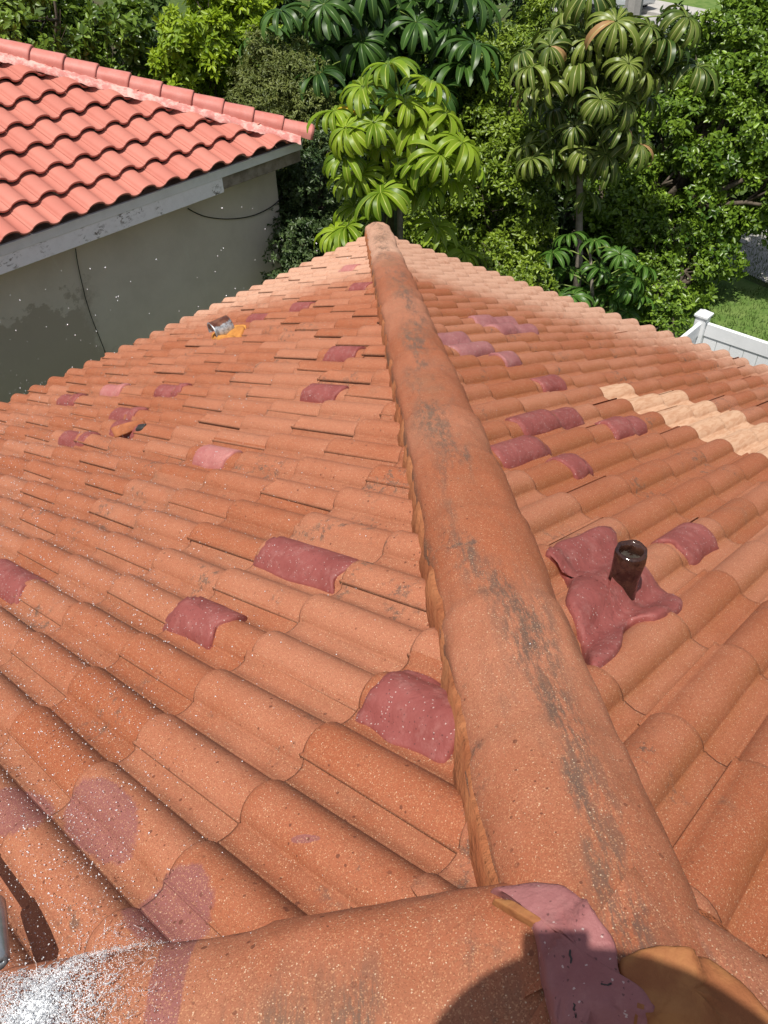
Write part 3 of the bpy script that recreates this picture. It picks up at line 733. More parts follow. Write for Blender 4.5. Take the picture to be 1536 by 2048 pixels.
# half-round hood: axis points down the slope and left, crumpled at its open mouth
hd_ax = np.array([-0.95, 0.22, -0.12]); hd_ax /= np.linalg.norm(hd_ax)
hd_sd = np.cross(hd_ax, [0, 0, 1]); hd_sd /= np.linalg.norm(hd_sd); hd_up = np.cross(hd_sd, hd_ax)
ths = np.linspace(-0.12*math.pi, 1.12*math.pi, 24)
def hood_ring(s_, r, cr, seed):
    out = []
    for i, t in enumerate(ths):
        k = 1 + cr*(vnoise([[t*2.1, s_*9, seed]], 1.0, 4)[0]-0.5)
        out.append(vb + hd_ax*(s_ + cr*0.05*(vnoise([[t*3.3, 5.0, seed]], 1.0, 9)[0]-0.5)) + hd_sd*(r*k*math.cos(t)) + hd_up*(0.045+r*1.05*k*math.sin(t)))
    return out
rings = [hood_ring(s_, r, c, 1) for s_, r, c in ((-0.075, 0.03, 0), (-0.074, 0.066, 0), (-0.068, 0.074, 0), (0.0, 0.075, 0.02), (0.062, 0.076, 0.05), (0.066, 0.080, 0.05), (0.078, 0.080, 0.06), (0.080, 0.074, 0.06), (0.078, 0.068, 0.12), (0.05, 0.060, 0.3), (0.03, 0.03, 0.4))]
G = np.array(rings); hood = new_obj("hood_vent", G.reshape(-1, 3), grid_faces(G.shape[0], G.shape[1]), M['galv'], slope_l)
hood['label'] = "small rusty galvanised hood vent"
patch([(418, 674), (440, 666), (470, 650), (494, 652), (490, 664), (462, 674), (434, 682)], slope_l, M['foam'], th=0.014, rag=0.06, name="foam_flashing")

def ex_tile(face, c, k, mat, parent, name, lift=0.0, chip=None, label=None, xf=None):
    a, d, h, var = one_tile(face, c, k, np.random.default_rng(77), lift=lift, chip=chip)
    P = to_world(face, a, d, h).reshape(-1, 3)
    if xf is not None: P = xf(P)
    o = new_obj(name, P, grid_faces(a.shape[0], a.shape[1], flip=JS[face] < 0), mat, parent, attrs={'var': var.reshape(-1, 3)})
    if label: o['label'] = label
    return o
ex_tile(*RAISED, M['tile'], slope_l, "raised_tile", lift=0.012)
# the snapped-off slab that stands up beside the sealed barrel, dark hollow under it
fp = on_roof(262, 866)
def shard(name, base, ang, L, W, mat, parent, label=None, tilt=0.5):
    o, e, u, n = FACE['l']
    V = []; F = []
    ax = e*math.cos(ang) - u*math.sin(ang); sd = np.cross(n, ax)
    for zz_ in (0, 0.014):
        for i in range(9):
            t = i/8.0
            for j in range(5):
                q = j/4.0
                wj = W*(1-0.75*t**2.2)*(0.9+0.2*vnoise([[t*5, q*2, 1]], 1.0, 3)[0])
                V.append(base + ax*(t-0.5)*L + sd*((q-0.5)*wj) + n*(0.05*math.sin(math.pi*q)*0.35 + zz_ + tilt*q*wj*0.8 + 0.012))
    nb = 45
    def id_(z, i, j): return z*nb+i*5+j
    for i in range(8):
        for j in range(4):
            F.append((id_(1, i, j), id_(1, i+1, j), id_(1, i+1, j+1), id_(1, i, j+1))); F.append((id_(0, i, j), id_(0, i, j+1), id_(0, i+1, j+1), id_(0, i+1, j)))
    for i in range(8):
        for j in (0, 4): F.append((id_(0, i, j), id_(0, i+1, j), id_(1, i+1, j), id_(1, i, j)))
    for j in range(4):
        for i in (0, 8): F.append((id_(0, i, j), id_(0, i, j+1), id_(1, i, j+1), id_(1, i, j)))
    ob = new_obj(name, V, F, mat, parent)
    if label: ob['label'] = label
    return ob
M['terracotta'] = simple_mat("broken_clay", (0.38, 0.14, 0.06), (0.27, 0.09, 0.04), 14, 0.85, 0.2, 0.3, 80)
shard("broken_tile", fp+V3(0.0, -0.01, 0.0), math.radians(205), 0.17, 0.062, M['terracotta'], slope_l, "orange broken tile end lifted above a dark gap", 0.75)
patch(barrel_block('l', 256, 851, 50), slope_l, M['seal'], th=0.012, pix=False, rag=0.02)
gap = patch([(240, 868), (258, 862), (284, 852), (296, 848), (284, 862), (262, 872)], slope_l, M['black'], th=0.002, rag=0.05, name="gap_shade_patch")  # black sheet laid in for the shade under the lifted slab

# cracks running over the apex sealant
def crack(px, parent, wd=0.0022, lift=0.009, caps=True):
    mb = MB(); P = []
    for (x0, y0), (x1, y1) in zip(px[:-1], px[1:]):
        for t in np.linspace(0, 1, 6, endpoint=False):
            P.append(on_roof(x0+(x1-x0)*t+random.uniform(-2.5, 2.5), y0+(y1-y0)*t, caps)+V3(0, 0, lift))
    P.append(on_roof(*px[-1], caps)+V3(0, 0, lift))
    for i in range(len(P)): pass
    rad = [wd*(0.35+0.65*math.sin(math.pi*(i+0.5)/len(P)))*random.uniform(.7, 1.2) for i in range(len(P))]
    mb.tube(P, rad, 5); return mb.build("sealant_crack", M['black'], parent, True)
crack([(1135, 1870), (1140, 1915), (1146, 1960), (1142, 2000), (1152, 2046)], apex_seal, 0.0016, 0.0075)
crack([(1150, 1972), (1172, 1968), (1195, 1972), (1212, 1976), (1232, 1964)], apex_seal, 0.0012, 0.0075)

# ------------------------------------------------------------------ neighbouring house
NO = V3(1.084, 2.261, 0.243); NA = 0.01536; NSL = 0.4336
NX = V3(math.cos(NA), math.sin(NA), 0); NY = V3(-math.sin(NA), math.cos(NA), 0)
def nl(a, b, z): return NO - NX*a + NY*b + V3(0, 0, z)        # a: left along the eave, b: away from us, z: up
nhouse = thing("neighbouring_house", "neighbouring house with salmon tiled hip roof and shaded grey stucco wall at left", "house", tuple(NO+V3(-3, 3, GROUND-NO[2])))
NP, NE, NW, NL_ = 0.33, 0.33*math.hypot(1, NSL), 9.0, 4.2
nslen = math.hypot(1, NSL)
NTS = np.concatenate([np.linspace(-0.64, -0.30, 9), np.linspace(-0.285, 0.285, 15), np.linspace(0.30, 0.36, 3)])*NP
def nprof(t):
    u = t/NP
    v = (u+0.5) % 1.0 - 0.5; k = 0.29
    arch = 0.074*np.sqrt(np.clip(1-(v/(k+0.035))**2, 0, 1))
    w = np.where(v > 0, v-0.5, v+0.5)          # distance from the pan centre
    pan = 0.026*(np.abs(w)/0.21)**2
    return np.where(np.abs(v) < k, np.maximum(arch, 0.026), np.minimum(pan, 0.030))
def build_nslope(name, o_, e, u, n, length, amax, a_lo, seed, flipf):
    rng = np.random.default_rng(seed); VV = []; FF = []; AA = []; b = 0
    for c in range(int(length/NE)+1):
        for k in range(-1, int(amax/NP)+2):
            d0 = c*NE; ac = (k+0.30)*NP
            if ac+NP*0.5 < d0/nslen: continue
            ts = NTS+0; ds = np.array([0.0, 0.006, 0.02, NE*0.5, NE+0.03]); hs = np.array([-0.004, 0, 0, 0, 0])
            T, D = np.meshgrid(ts, ds); H = nprof(T)+hs[:, None]+0.060*(1-D/NE)+rng.normal(0, 0.001)+0.006*(T/NP)
            fr = np.stack([T[0], D[0]+0.004, H[0]-0.022], -1)[None]
            g = np.concatenate([fr, np.stack([T, D, H], -1)], 0)
            s2 = g[:, -1].copy(); s2[:, 2] -= 0.012
            g = np.concatenate([g, s2[:, None]], 1)
            a = ac+g[..., 0]*0.992+rng.normal(0, 0.001); d = d0+g[..., 1]+rng.normal(0, 0.002)
            a = np.maximum(a, d/nslen)
            P = o_ + a[..., None]*e + d[..., None]*u + g[..., 2][..., None]*n
            VV.append(P.reshape(-1, 3)); AA.append(np.full(P.shape[0]*P.shape[1], rng.random())); FF.append(grid_faces(P.shape[0], P.shape[1], flip=flipf)+b); b += P.shape[0]*P.shape[1]
    return new_obj(name, np.concatenate(VV), np.concatenate(FF), M['ntile'], nhouse, attrs={'var': np.concatenate(AA)})
build_nslope("front_slope", NO-NX*0, -NX, (NY+V3(0, 0, NSL))/nslen, (-NY*NSL+V3(0, 0, 1))/nslen, 5.0*nslen, NW, 0, 31, False)
build_nslope("side_slope", NO-NX*0, NY, (-NX+V3(0, 0, NSL))/nslen, (NX*NSL+V3(0, 0, 1))/nslen, 5.0*nslen, 9.0, 0, 32, True)
ntop = nl(5.0, 5.0, 5.0*NSL)
ncap = cap_run("hip_cap", nl(-0.05, -0.05, 0.085-0.02), ntop+V3(0, 0, 0.085), nhouse, 0.383, M['ncap'], w=0.125, hgt=0.105, seed=41, base=0.01, taper=0.018, lip=0.010, jitter=0.35)
mortar_run("mortar_bed", nl(0.02, 0.02, 0), ntop, nhouse, M['nmortar'], 0.105, 0.235, 0.100, 0.030, 44, amp=0.020, step=0.03)
# pale mortar dribbles in the pans below the hip
for i in range(9):
    a0 = 0.30+i*NP*1.0+0.19; 
    mb = MB(); L = random.uniform(0.12, 0.30); b0 = a0-0.20
    pts = []
    for t in np.linspace(0, 1, 7): 
        b_ = b0-L*t; pts.append(nl(a0+0.02*math.sin(t*5+i), b_, b_*NSL+0.030+0.024*(1-((b_*nslen/NE) % 1.0))))
    mb.tube(pts, [0.016, 0.013, 0.011, 0.012, 0.010, 0.008, 0.004], 6); mb.build("mortar_drip", M['paint_drip'], nhouse, True)
nax = np.array([NX, NY, V3(0, 0, 1)])
def nbox(a0, a1, b0, b1, z0, z1, name, mat, bev=0.004):
    mb = MB(); mb.box(nl((a0+a1)/2, (b0+b1)/2, (z0+z1)/2), (abs(a1-a0), abs(b1-b0), abs(z1-z0)), nax, bev); return mb.build(name, mat, nhouse)
nbox(-0.02, 9.2, 0.055, 0.085, -0.115, -0.012, "drip_edge", M['drip'])
nbox(-0.02, 9.2, 0.046, 0.056, -0.030, -0.012, "drip_lip", M['drip'], 0.002)
nbox(1.32, 9.2, 0.064, 0.098, -0.290, -0.116, "fascia_board", M['fascia'])
o = nbox(-0.02, 1.318, 0.105, 0.13, -0.275, -0.116, "fascia_board", M['stained_wood']); o['label'] = "bare stained fascia board"
nbox(-0.02, 0.01, 0.131, 8.5, -0.275, -0.012, "fascia_board", M['stained_wood'])
nbox(-0.01, 9.2, 0.10, 8.4, -0.04, -0.02, "eave_board", M['stained_wood'])
nbox(0.0, 9.2, 0.15, 0.60, -0.27, -0.25, "soffit", M['stained_wood'])
WALL_B = 0.46
mbw = MB(); mbw.box(nl(0.13+4.4, WALL_B+4.0, (GROUND-NO[2]-0.20)/2), (8.8, 8.0, -(GROUND-NO[2])-0.20), nax); mbw.build("wall", M['nwall'], nhouse)
def wall_pt(px, py, off=0.015):
    w = ray(px, py); p0 = nl(0, WALL_B-off, 0); t = ((p0-CAM)@NY)/(w@NY); return CAM+w*t
def cable(pts_px, label, r=0.006, sag=None):
    P = [wall_pt(*p, off=0.02) for p in pts_px]; Q = []
    for i in range(len(P)-1):
        for t in np.linspace(0, 1, 7, endpoint=False):
            p0 = P[max(i-1, 0)]; p1 = P[i]; p2 = P[i+1]; p3 = P[min(i+2, len(P)-1)]
            Q.append(0.5*((2*p1)+(-p0+p2)*t+(2*p0-5*p1+4*p2-p3)*t*t+(-p0+3*p1-3*p2+p3)*t**3))
    Q.append(P[-1]); mb = MB(); mb.tube(Q, r, 6); o = mb.build("cable", M['black'], None, True); tag(o, label, "cable"); return o
cable([(376, 417), (392, 426), (415, 434), (450, 438), (490, 435), (520, 426), (548, 410), (566, 392)], "thin black cable sagging under the eave near the wall corner", 0.007)
cable([(151, 497), (156, 530), (166, 575), (172, 600), (185, 640), (199, 675), (211, 706)], "thin dark cable hanging straight down the shaded stucco wall", 0.005)

# ------------------------------------------------------------------ ground, street, lawn
def ground_material():
    b = NB("garden_soil_and_grass"); n1 = b.noise(0.35, 5, 0.6); n2 = b.noise(6, 6, 0.7)
    col = b.mix(b.ramp(n2, 0.35, 0.68), (0.045, 0.075, 0.018), (0.085, 0.125, 0.030))
    col = b.mix(b.ramp(n1, 0.52, 0.66), col, (0.075, 0.058, 0.036))
    b.bump(n2, 0.5, 0.03); return b.done(col, 0.95, 0.15)
M['ground'] = ground_material()
M['lawn'] = simple_mat("mown_lawn", (0.085, 0.150, 0.030), (0.145, 0.205, 0.055), 3.2, 0.95, 0.15, 0.5, 60)
M['concrete'] = simple_mat("pale_concrete", (0.42, 0.40, 0.37), (0.34, 0.325, 0.30), 3, 0.9, 0.2, 0.2, 40)
M['asphalt'] = simple_mat("worn_asphalt", (0.30, 0.29, 0.275), (0.36, 0.35, 0.335), 4, 0.9, 0.2, 0.3, 90)
def sheet(name, pts, z, mat):
    V = [(p[0], p[1], z) for p in pts]
    return tag(new_obj(name, V, [tuple(range(len(V)))], mat, None, False), kind='structure')
sheet("ground", [(-150, -150), (150, -150), (150, 150), (-150, 150)], GROUND, M['ground'])
def gp(px, py): return at_z(px, py)[:2]
r0, r1 = gp(1285, 62), gp(1420, 92); f0, f1 = gp(1288, 15), gp(1430, 40)
def ext(p, q, k0=-60, k1=60):
    d = (q-p)/np.linalg.norm(q-p); return p+d*k0, p+d*k1
ra, rb = ext(r0, r1); dn = V3(-(rb-ra)[1], (rb-ra)[0], 0)[:2]; dn /= np.linalg.norm(dn)
if (f0-r0)@dn < 0: dn = -dn
W_ = float((f0-r0)@dn)
sheet("road", [ra, rb, rb+dn*W_*0.70, ra+dn*W_*0.70], GROUND+0.008, M['asphalt'])
def kerb(name, p, q, off, wd, hgt, mat):
    d = (q-p)/np.linalg.norm(q-p); c = (p+q)/2+dn*off; mb = MB()
    mb.box((c[0], c[1], GROUND+hgt/2), (np.linalg.norm(q-p), wd, hgt), np.array([[d[0], d[1], 0], [-d[1], d[0], 0], [0, 0, 1]]), 0.01)
    return tag(mb.build(name, mat), kind='structure')
kerb("pavement", ra, rb, W_*0.70+0.95, 1.9, 0.12, M['concrete'])
sheet("lawn", [ra+dn*(W_*0.70+1.9), rb+dn*(W_*0.70+1.9), rb+dn*60, ra+dn*60], GROUND+0.012, M['lawn'])
# pavement seen through the trees on the right, lawn in front of it
pv = [gp(1335, 475), gp(1545, 572), gp(1900, 720), gp(1900, 560), gp(1545, 420), gp(1335, 390)]
sheet("path", pv, GROUND+0.010, M['concrete'])
sheet("lawn", [gp(1345, 620), gp(1420, 560), gp(1340, 500), gp(1545, 580), gp(1880, 735), gp(2100, 1100), gp(1560, 1000), gp(1380, 800)][0:1]+[gp(1350, 500), gp(1545, 582), gp(1880, 740), gp(2000, 1200), gp(1500, 980), gp(1360, 760)], GROUND+0.006, M['lawn'])

# ------------------------------------------------------------------ vegetation
def leaf_material(name, dark, light, gloss=0.4, trans=0.22, midrib=None, dead=None):
    spec = 0.30 if midrib else 0.40
    b = NB(name); at_ = b.attr("var")
    col = b.mix(at_[0], dark, light)
    col = b.mix(b.math('MULTIPLY', at_[1], 0.6), col, tuple(min(1, c*1.55) for c in light))
    if dead: col = b.mix(b.math('GREATER_THAN', at_[1], 0.975), col, dead)
    if midrib: col = b.mix(b.ramp(at_[2], 0.40, 0.90), col, midrib)
    m = b.done(col, gloss, spec)
    t = b.n("ShaderNodeBsdfTranslucent", Color=b.mix(0.5, col, tuple(min(1, c*1.6) for c in light)))
    mx = b.n("ShaderNodeMixShader", Fac=trans, i1=b.p.outputs[0], i2=t.outputs[0])
    b.t.links.new(mx.outputs[0], b.out.inputs[0])
    return m
M['bark'] = simple_mat("grey_brown_bark", (0.13, 0.105, 0.08), (0.07, 0.055, 0.042), 12, 0.95, 0.15, 0.6, 40)
M['pale_bark'] = simple_mat("pale_grey_bark", (0.26, 0.225, 0.185), (0.17, 0.145, 0.115), 16, 0.9, 0.2, 0.4, 60)

def nrm(v): return v/(np.linalg.norm(v, axis=-1, keepdims=True)+1e-9)
def leaf_cloud(P, A, n, L, W, rng, droop=0.25, el=(-25, 60), cv=None):
    N = len(P)*n; P = np.repeat(P, n, 0); A = np.repeat(A, n, 0)
    ref = nrm(np.cross(A, rng.normal(size=(N, 3)))); b2 = np.cross(A, ref)
    e = np.radians(rng.uniform(el[0], el[1], N))[:, None]
    d = ref*np.cos(e) + A*np.sin(e); d[:, 2] -= droop*rng.random(N); d = nrm(d)
    sd = nrm(np.cross(d, A+0.25*rng.normal(size=(N, 3)))); nn = np.cross(sd, d)
    flip = np.sign((nn*A).sum(1, keepdims=True)); nn = nn*flip; sd = sd*flip
    sc = rng.uniform(0.65, 1.25, N)[:, None]; l = L*sc; w = W*sc
    base = P + d*l*0.12
    V = np.stack([base, base+d*l*0.32+sd*w*0.5+nn*w*0.14, base+d*l*0.72+sd*w*0.40+nn*w*0.08-nn*l*0.04, base+d*l-nn*l*0.14,
                  base+d*l*0.72-sd*w*0.40+nn*w*0.08-nn*l*0.04, base+d*l*0.32-sd*w*0.5+nn*w*0.14], 1)
    i = np.arange(N)[:, None]*6
    F = np.concatenate([i+np.array([[0, 3, 2, 1]]), i+np.array([[0, 5, 4, 3]])], 0)
    tint = np.clip((np.repeat(cv, n) if cv is not None else 0.5)*0.6 + rng.random(N)*0.5, 0, 1)
    acc = np.where(rng.random(N) < 0.12, rng.random(N), 0)
    var = np.repeat(np.stack([tint, acc, np.zeros(N)], 1), 6, 0)
    return V.reshape(-1, 3), F, var

def crown_points(ells, n, rng, fill=0.5, lump=0.5, clump=0.26):
    """leaf cluster points: clumps spread through lumpy ellipsoids, clusters on the outside of every clump"""
    area = np.array([e[1][0]*e[1][1]+e[1][1]*e[1][2]+e[1][0]*e[1][2] for e in ells]); cnt = np.maximum(30, (n*area/area.sum()).astype(int))
    PP = []; AA = []; CC = []
    for k, ((c, r), m) in enumerate(zip(ells, cnt)):
        nc = max(6, int(m/26)); d = nrm(rng.normal(size=(nc, 3))); lumpy = vnoise(d*2.1+k*7.3, 1.0, k+3)
        q = (1-fill*rng.random(nc)**1.5)*(1-lump*0.5+lump*lumpy)
        cc = c + d*np.asarray(r)*q[:, None]; rad = clump*rng.uniform(0.55, 1.25, nc); br = np.clip(rng.normal(0.45, 0.28, nc), 0, 1)
        idx = rng.integers(nc, size=m); dd = nrm(rng.normal(size=(m, 3))+d[idx]*0.5+V3(0, 0, 0.35))
        rr = rad[idx]*(0.45+0.6*rng.random(m)**0.6)
        p = cc[idx] + dd*rr[:, None]*V3(1, 1, 0.8)
        PP.append(p); AA.append(nrm(dd*0.7+d[idx]*0.3+V3(0, 0, 0.6)+0.3*rng.normal(size=dd.shape))); CC.append(np.clip(br[idx]+rng.normal(0, .12, m), 0, 1))
    return np.concatenate(PP), np.concatenate(AA), np.concatenate(CC)

def ell(px, py, rx, ry, hd, depth=None):
    c = at(px, py, hd); D = (c-CAM)@CF; k = D/FPX
    return (c, (rx*k, (depth or (rx+ry)*0.5*k), ry*k*1.12))
def limb_path(p, q, rng, wig=0.12, n=6):
    out = []
    for t in np.linspace(0, 1, n):
        w = math.sin(math.pi*t)*wig; out.append(p+(q-p)*t + np.array([rng.normal()*w, rng.normal()*w, rng.normal()*w*0.4]))
    return out
def leafy_tree(name, label, cat, ells, mat, L, W, nclu, per, seed, trunk=None, trunk_r=0.09, bark=None, group=None, fill=0.5, lump=0.5, droop=0.25, el=(-25, 60), stems=1):
    rng = np.random.default_rng(seed); E = [ell(*e) for e in ells]
    cx = np.mean([e[0][:2] for e in E], 0); base = np.array([*(trunk if trunk is not None else cx), GROUND])
    root = thing(name, label, cat, tuple(base), group)
    P, A, cv = crown_points(E, nclu, rng, fill, lump)
    ok = P[:, 2] > GROUND+0.08; ok &= ~((P[:, 0] < 0.25) & (P[:, 1] < 0.25) & (P[:, 2] < 0.6))
    P, A, cv = P[ok], A[ok], cv[ok]
    V, F, var = leaf_cloud(P, A, per, L, W, rng, droop, el, cv)
    new_obj("crown", V, F, mat, root, True, attrs={'var': var})
    mb = MB()
    tops = sorted(E, key=lambda e: -e[0][2])
    fork = base + V3(0, 0, max(0.5, (tops[0][0][2]-GROUND)*0.4))+np.array([rng.normal()*0.15, rng.normal()*0.15, 0])
    for s_i in range(stems):
        b0 = base+np.array([rng.normal()*0.25, rng.normal()*0.25, 0])*(s_i > 0)-V3(0, 0, 0.05)
        pth = limb_path(b0, fork+np.array([rng.normal(), rng.normal(), 0])*0.2*(s_i > 0), rng, 0.06)
        mb.tube(pth, list(np.linspace(trunk_r*1.15, trunk_r*0.8, len(pth))), 9)
    for e in E:
        for j in range(3):
            tgt = e[0] + nrm(rng.normal(size=3))*np.array(e[1])*0.65
            pth = limb_path(fork, tgt, rng, 0.10); mb.tube(pth, list(np.linspace(trunk_r*0.55, 0.012, len(pth))), 6)
            for _ in range(3):
                st = pth[rng.integers(2, 5)]; q = e[0] + nrm(rng.normal(size=3))*np.array(e[1])*0.8
                mb.tube(limb_path(st, q, rng, 0.05, 4), [trunk_r*0.2, trunk_r*0.15, 0.008, 0.004], 4)
    mb.build("trunk", bark or M['bark'], root, True)
    return root

LM = {
 'round': leaf_material("round_leaf", (0.032, 0.074, 0.008), (0.180, 0.270, 0.032), 0.34, 0.20),
 'bright': leaf_material("bright_yellow_green_leaf", (0.120, 0.210, 0.010), (0.320, 0.430, 0.022), 0.45, 0.30),
 'olive': leaf_material("olive_fine_leaf", (0.065, 0.095, 0.018), (0.180, 0.210, 0.050), 0.5, 0.28),
 'blue': leaf_material("blue_green_leaf", (0.024, 0.055, 0.016), (0.090, 0.130, 0.042), 0.40, 0.20),
 'hedge': leaf_material("hedge_leaf", (0.042, 0.090, 0.008), (0.225, 0.310, 0.028), 0.38, 0.20),
 'ficus': leaf_material("glossy_ficus_leaf", (0.032, 0.082, 0.008), (0.195, 0.300, 0.028), 0.34, 0.20),
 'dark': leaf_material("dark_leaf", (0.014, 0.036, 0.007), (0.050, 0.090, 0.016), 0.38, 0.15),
 'umb': leaf_material("umbrella_leaflet", (0.085, 0.160, 0.008), (0.235, 0.330, 0.020), 0.38, 0.28, (0.42, 0.46, 0.09), (0.55, 0.36, 0.03)),
 'umb_old': leaf_material("old_umbrella_leaflet", (0.032, 0.066, 0.009), (0.135, 0.178, 0.028), 0.36, 0.12, (0.36, 0.35, 0.13), (0.36, 0.21, 0.09)),
 'umb_dark': leaf_material("shade_toned_umbrella_leaflet", (0.016, 0.045, 0.008), (0.050, 0.110, 0.016), 0.36, 0.16, (0.12, 0.20, 0.05)),  # shade cast by taller trees is put into this leaf colour
 'umb_low': leaf_material("shaded_umbrella_leaflet", (0.024, 0.068, 0.010), (0.065, 0.145, 0.020), 0.36, 0.22, (0.22, 0.32, 0.08)),  # darker leaflet copy, the low plant's shade is in its colour
 'stalk': simple_mat("green_leaf_stalk", (0.20, 0.26, 0.05), (0.14, 0.20, 0.04), 6, 0.5, 0.4, 0),
}
T = leafy_tree
T("round_leaved_tree", "round leaved green tree behind the far end of the neighbour's salmon roof", "tree", [(70, 40, 190, 110, 15.5), (235, 120, 110, 85, 15.8), (120, 130, 130, 70, 16.0), (-120, 60, 130, 110, 15.5)], LM['round'], 0.13, 0.062, 2600, 7, 51, trunk_r=0.14, lump=0.6)
T("bright_tree", "bright yellow-green leafy tree in full sun beyond the neighbour's hip", "tree", [(425, 60, 95, 85, 15.0), (385, 130, 55, 60, 14.6), (480, 20, 70, 60, 15.3), (500, 110, 50, 50, 15.2)], LM['bright'], 0.115, 0.045, 1700, 8, 52, trunk_r=0.10, lump=0.7, droop=0.6)
T("olive_shrub", "fine leaved olive green shrub just beyond the neighbour's roof corner", "shrub", [(565, 190, 70, 75, 12.9), (540, 150, 45, 55, 13.1), (600, 260, 60, 60, 12.4), (505, 210, 35, 40, 12.8)], LM['olive'], 0.055, 0.018, 3600, 8, 53, trunk_r=0.05, lump=0.7, droop=0.7)
T("blue_green_bush", "blue-green small leaved bush beside the neighbour's wall corner", "bush", [(620, 400, 70, 90, 11.4), (640, 330, 60, 60, 11.8), (610, 480, 60, 50, 10.9), (600, 540, 40, 40, 10.6)], LM['blue'], 0.060, 0.026, 2600, 8, 54, trunk_r=0.05, lump=0.6)
T("hedge_tree", "dense mid green hedge tree between the two umbrella trees", "tree", [(960, 330, 95, 110, 12.6), (930, 220, 80, 80, 13.4), (1010, 440, 90, 110, 12.0), (900, 440, 70, 90, 12.2), (1000, 250, 80, 90, 13.2)], LM['hedge'], 0.075, 0.032, 5200, 8, 55, trunk_r=0.08, lump=0.6)
T("hedge_tree", "sunlit hedge tree with fine twigs behind the yellow-green umbrella tree", "tree", [(960, 150, 80, 60, 14.8), (900, 130, 60, 45, 14.6), (1010, 120, 60, 60, 15.2), (1080, 90, 60, 60, 15.4)], LM['hedge'], 0.075, 0.030, 2400, 8, 56, trunk_r=0.08, lump=0.7)
T("ficus_tree", "big glossy ficus tree filling the right edge of the photo", "tree", [(1455, 155, 120, 105, 14.6), (1510, 75, 75, 60, 15.0), (1400, 270, 120, 110, 13.9), (1520, 250, 100, 120, 13.8), (1350, 370, 90, 90, 13.4), (1480, 390, 80, 70, 13.4), (1580, 380, 80, 100, 13.2), (1470, 470, 70, 40, 13.2)],
  LM['ficus'], 0.085, 0.042, 7600, 8, 57, trunk=at_z(1335, 575)[:2]+V3(0.2, 0.2, 0)[:2], trunk_r=0.13, lump=0.6, stems=3)
T("ficus_tree", "smaller ficus with bare lower stems at the near edge of the lawn", "tree", [(1310, 500, 75, 75, 12.6), (1370, 450, 60, 55, 13.0), (1255, 430, 75, 90, 12.9), (1300, 590, 45, 35, 11.4), (1385, 545, 40, 40, 12.4), (1330, 610, 25, 35, 11.6)], LM['ficus'], 0.080, 0.038, 2600, 8, 58, trunk=at_z(1330, 640)[:2], trunk_r=0.07, lump=0.7, stems=3)
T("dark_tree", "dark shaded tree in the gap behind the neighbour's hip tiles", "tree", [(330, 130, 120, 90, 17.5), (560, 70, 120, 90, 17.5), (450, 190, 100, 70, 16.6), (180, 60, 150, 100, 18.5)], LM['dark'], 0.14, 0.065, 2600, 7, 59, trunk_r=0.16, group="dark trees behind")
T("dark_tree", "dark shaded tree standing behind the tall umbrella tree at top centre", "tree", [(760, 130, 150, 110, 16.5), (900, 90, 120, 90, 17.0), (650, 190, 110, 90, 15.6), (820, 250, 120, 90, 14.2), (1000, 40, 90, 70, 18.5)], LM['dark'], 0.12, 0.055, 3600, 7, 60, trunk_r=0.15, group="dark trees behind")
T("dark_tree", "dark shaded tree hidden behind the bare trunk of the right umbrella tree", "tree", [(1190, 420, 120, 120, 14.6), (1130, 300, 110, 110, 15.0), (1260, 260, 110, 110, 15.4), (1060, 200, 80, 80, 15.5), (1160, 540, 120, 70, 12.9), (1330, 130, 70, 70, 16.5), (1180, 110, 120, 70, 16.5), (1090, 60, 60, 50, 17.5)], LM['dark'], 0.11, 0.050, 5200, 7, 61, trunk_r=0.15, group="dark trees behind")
T("low_shrub", "low leafy shrub peeping over the right eave", "shrub", [(1000, 545, 60, 34, 10.6), (950, 520, 40, 40, 10.6), (1060, 560, 40, 30, 10.4)], LM['hedge'], 0.060, 0.026, 1100, 8, 62, trunk_r=0.03, lump=0.7)
T("low_shrub", "sparse low shrub with bare twigs beside the white fence post", "shrub", [(1340, 655, 26, 22, 9.6), (1325, 680, 24, 20, 9.4)], LM['ficus'], 0.055, 0.026, 90, 7, 63, trunk_r=0.02, lump=0.8)

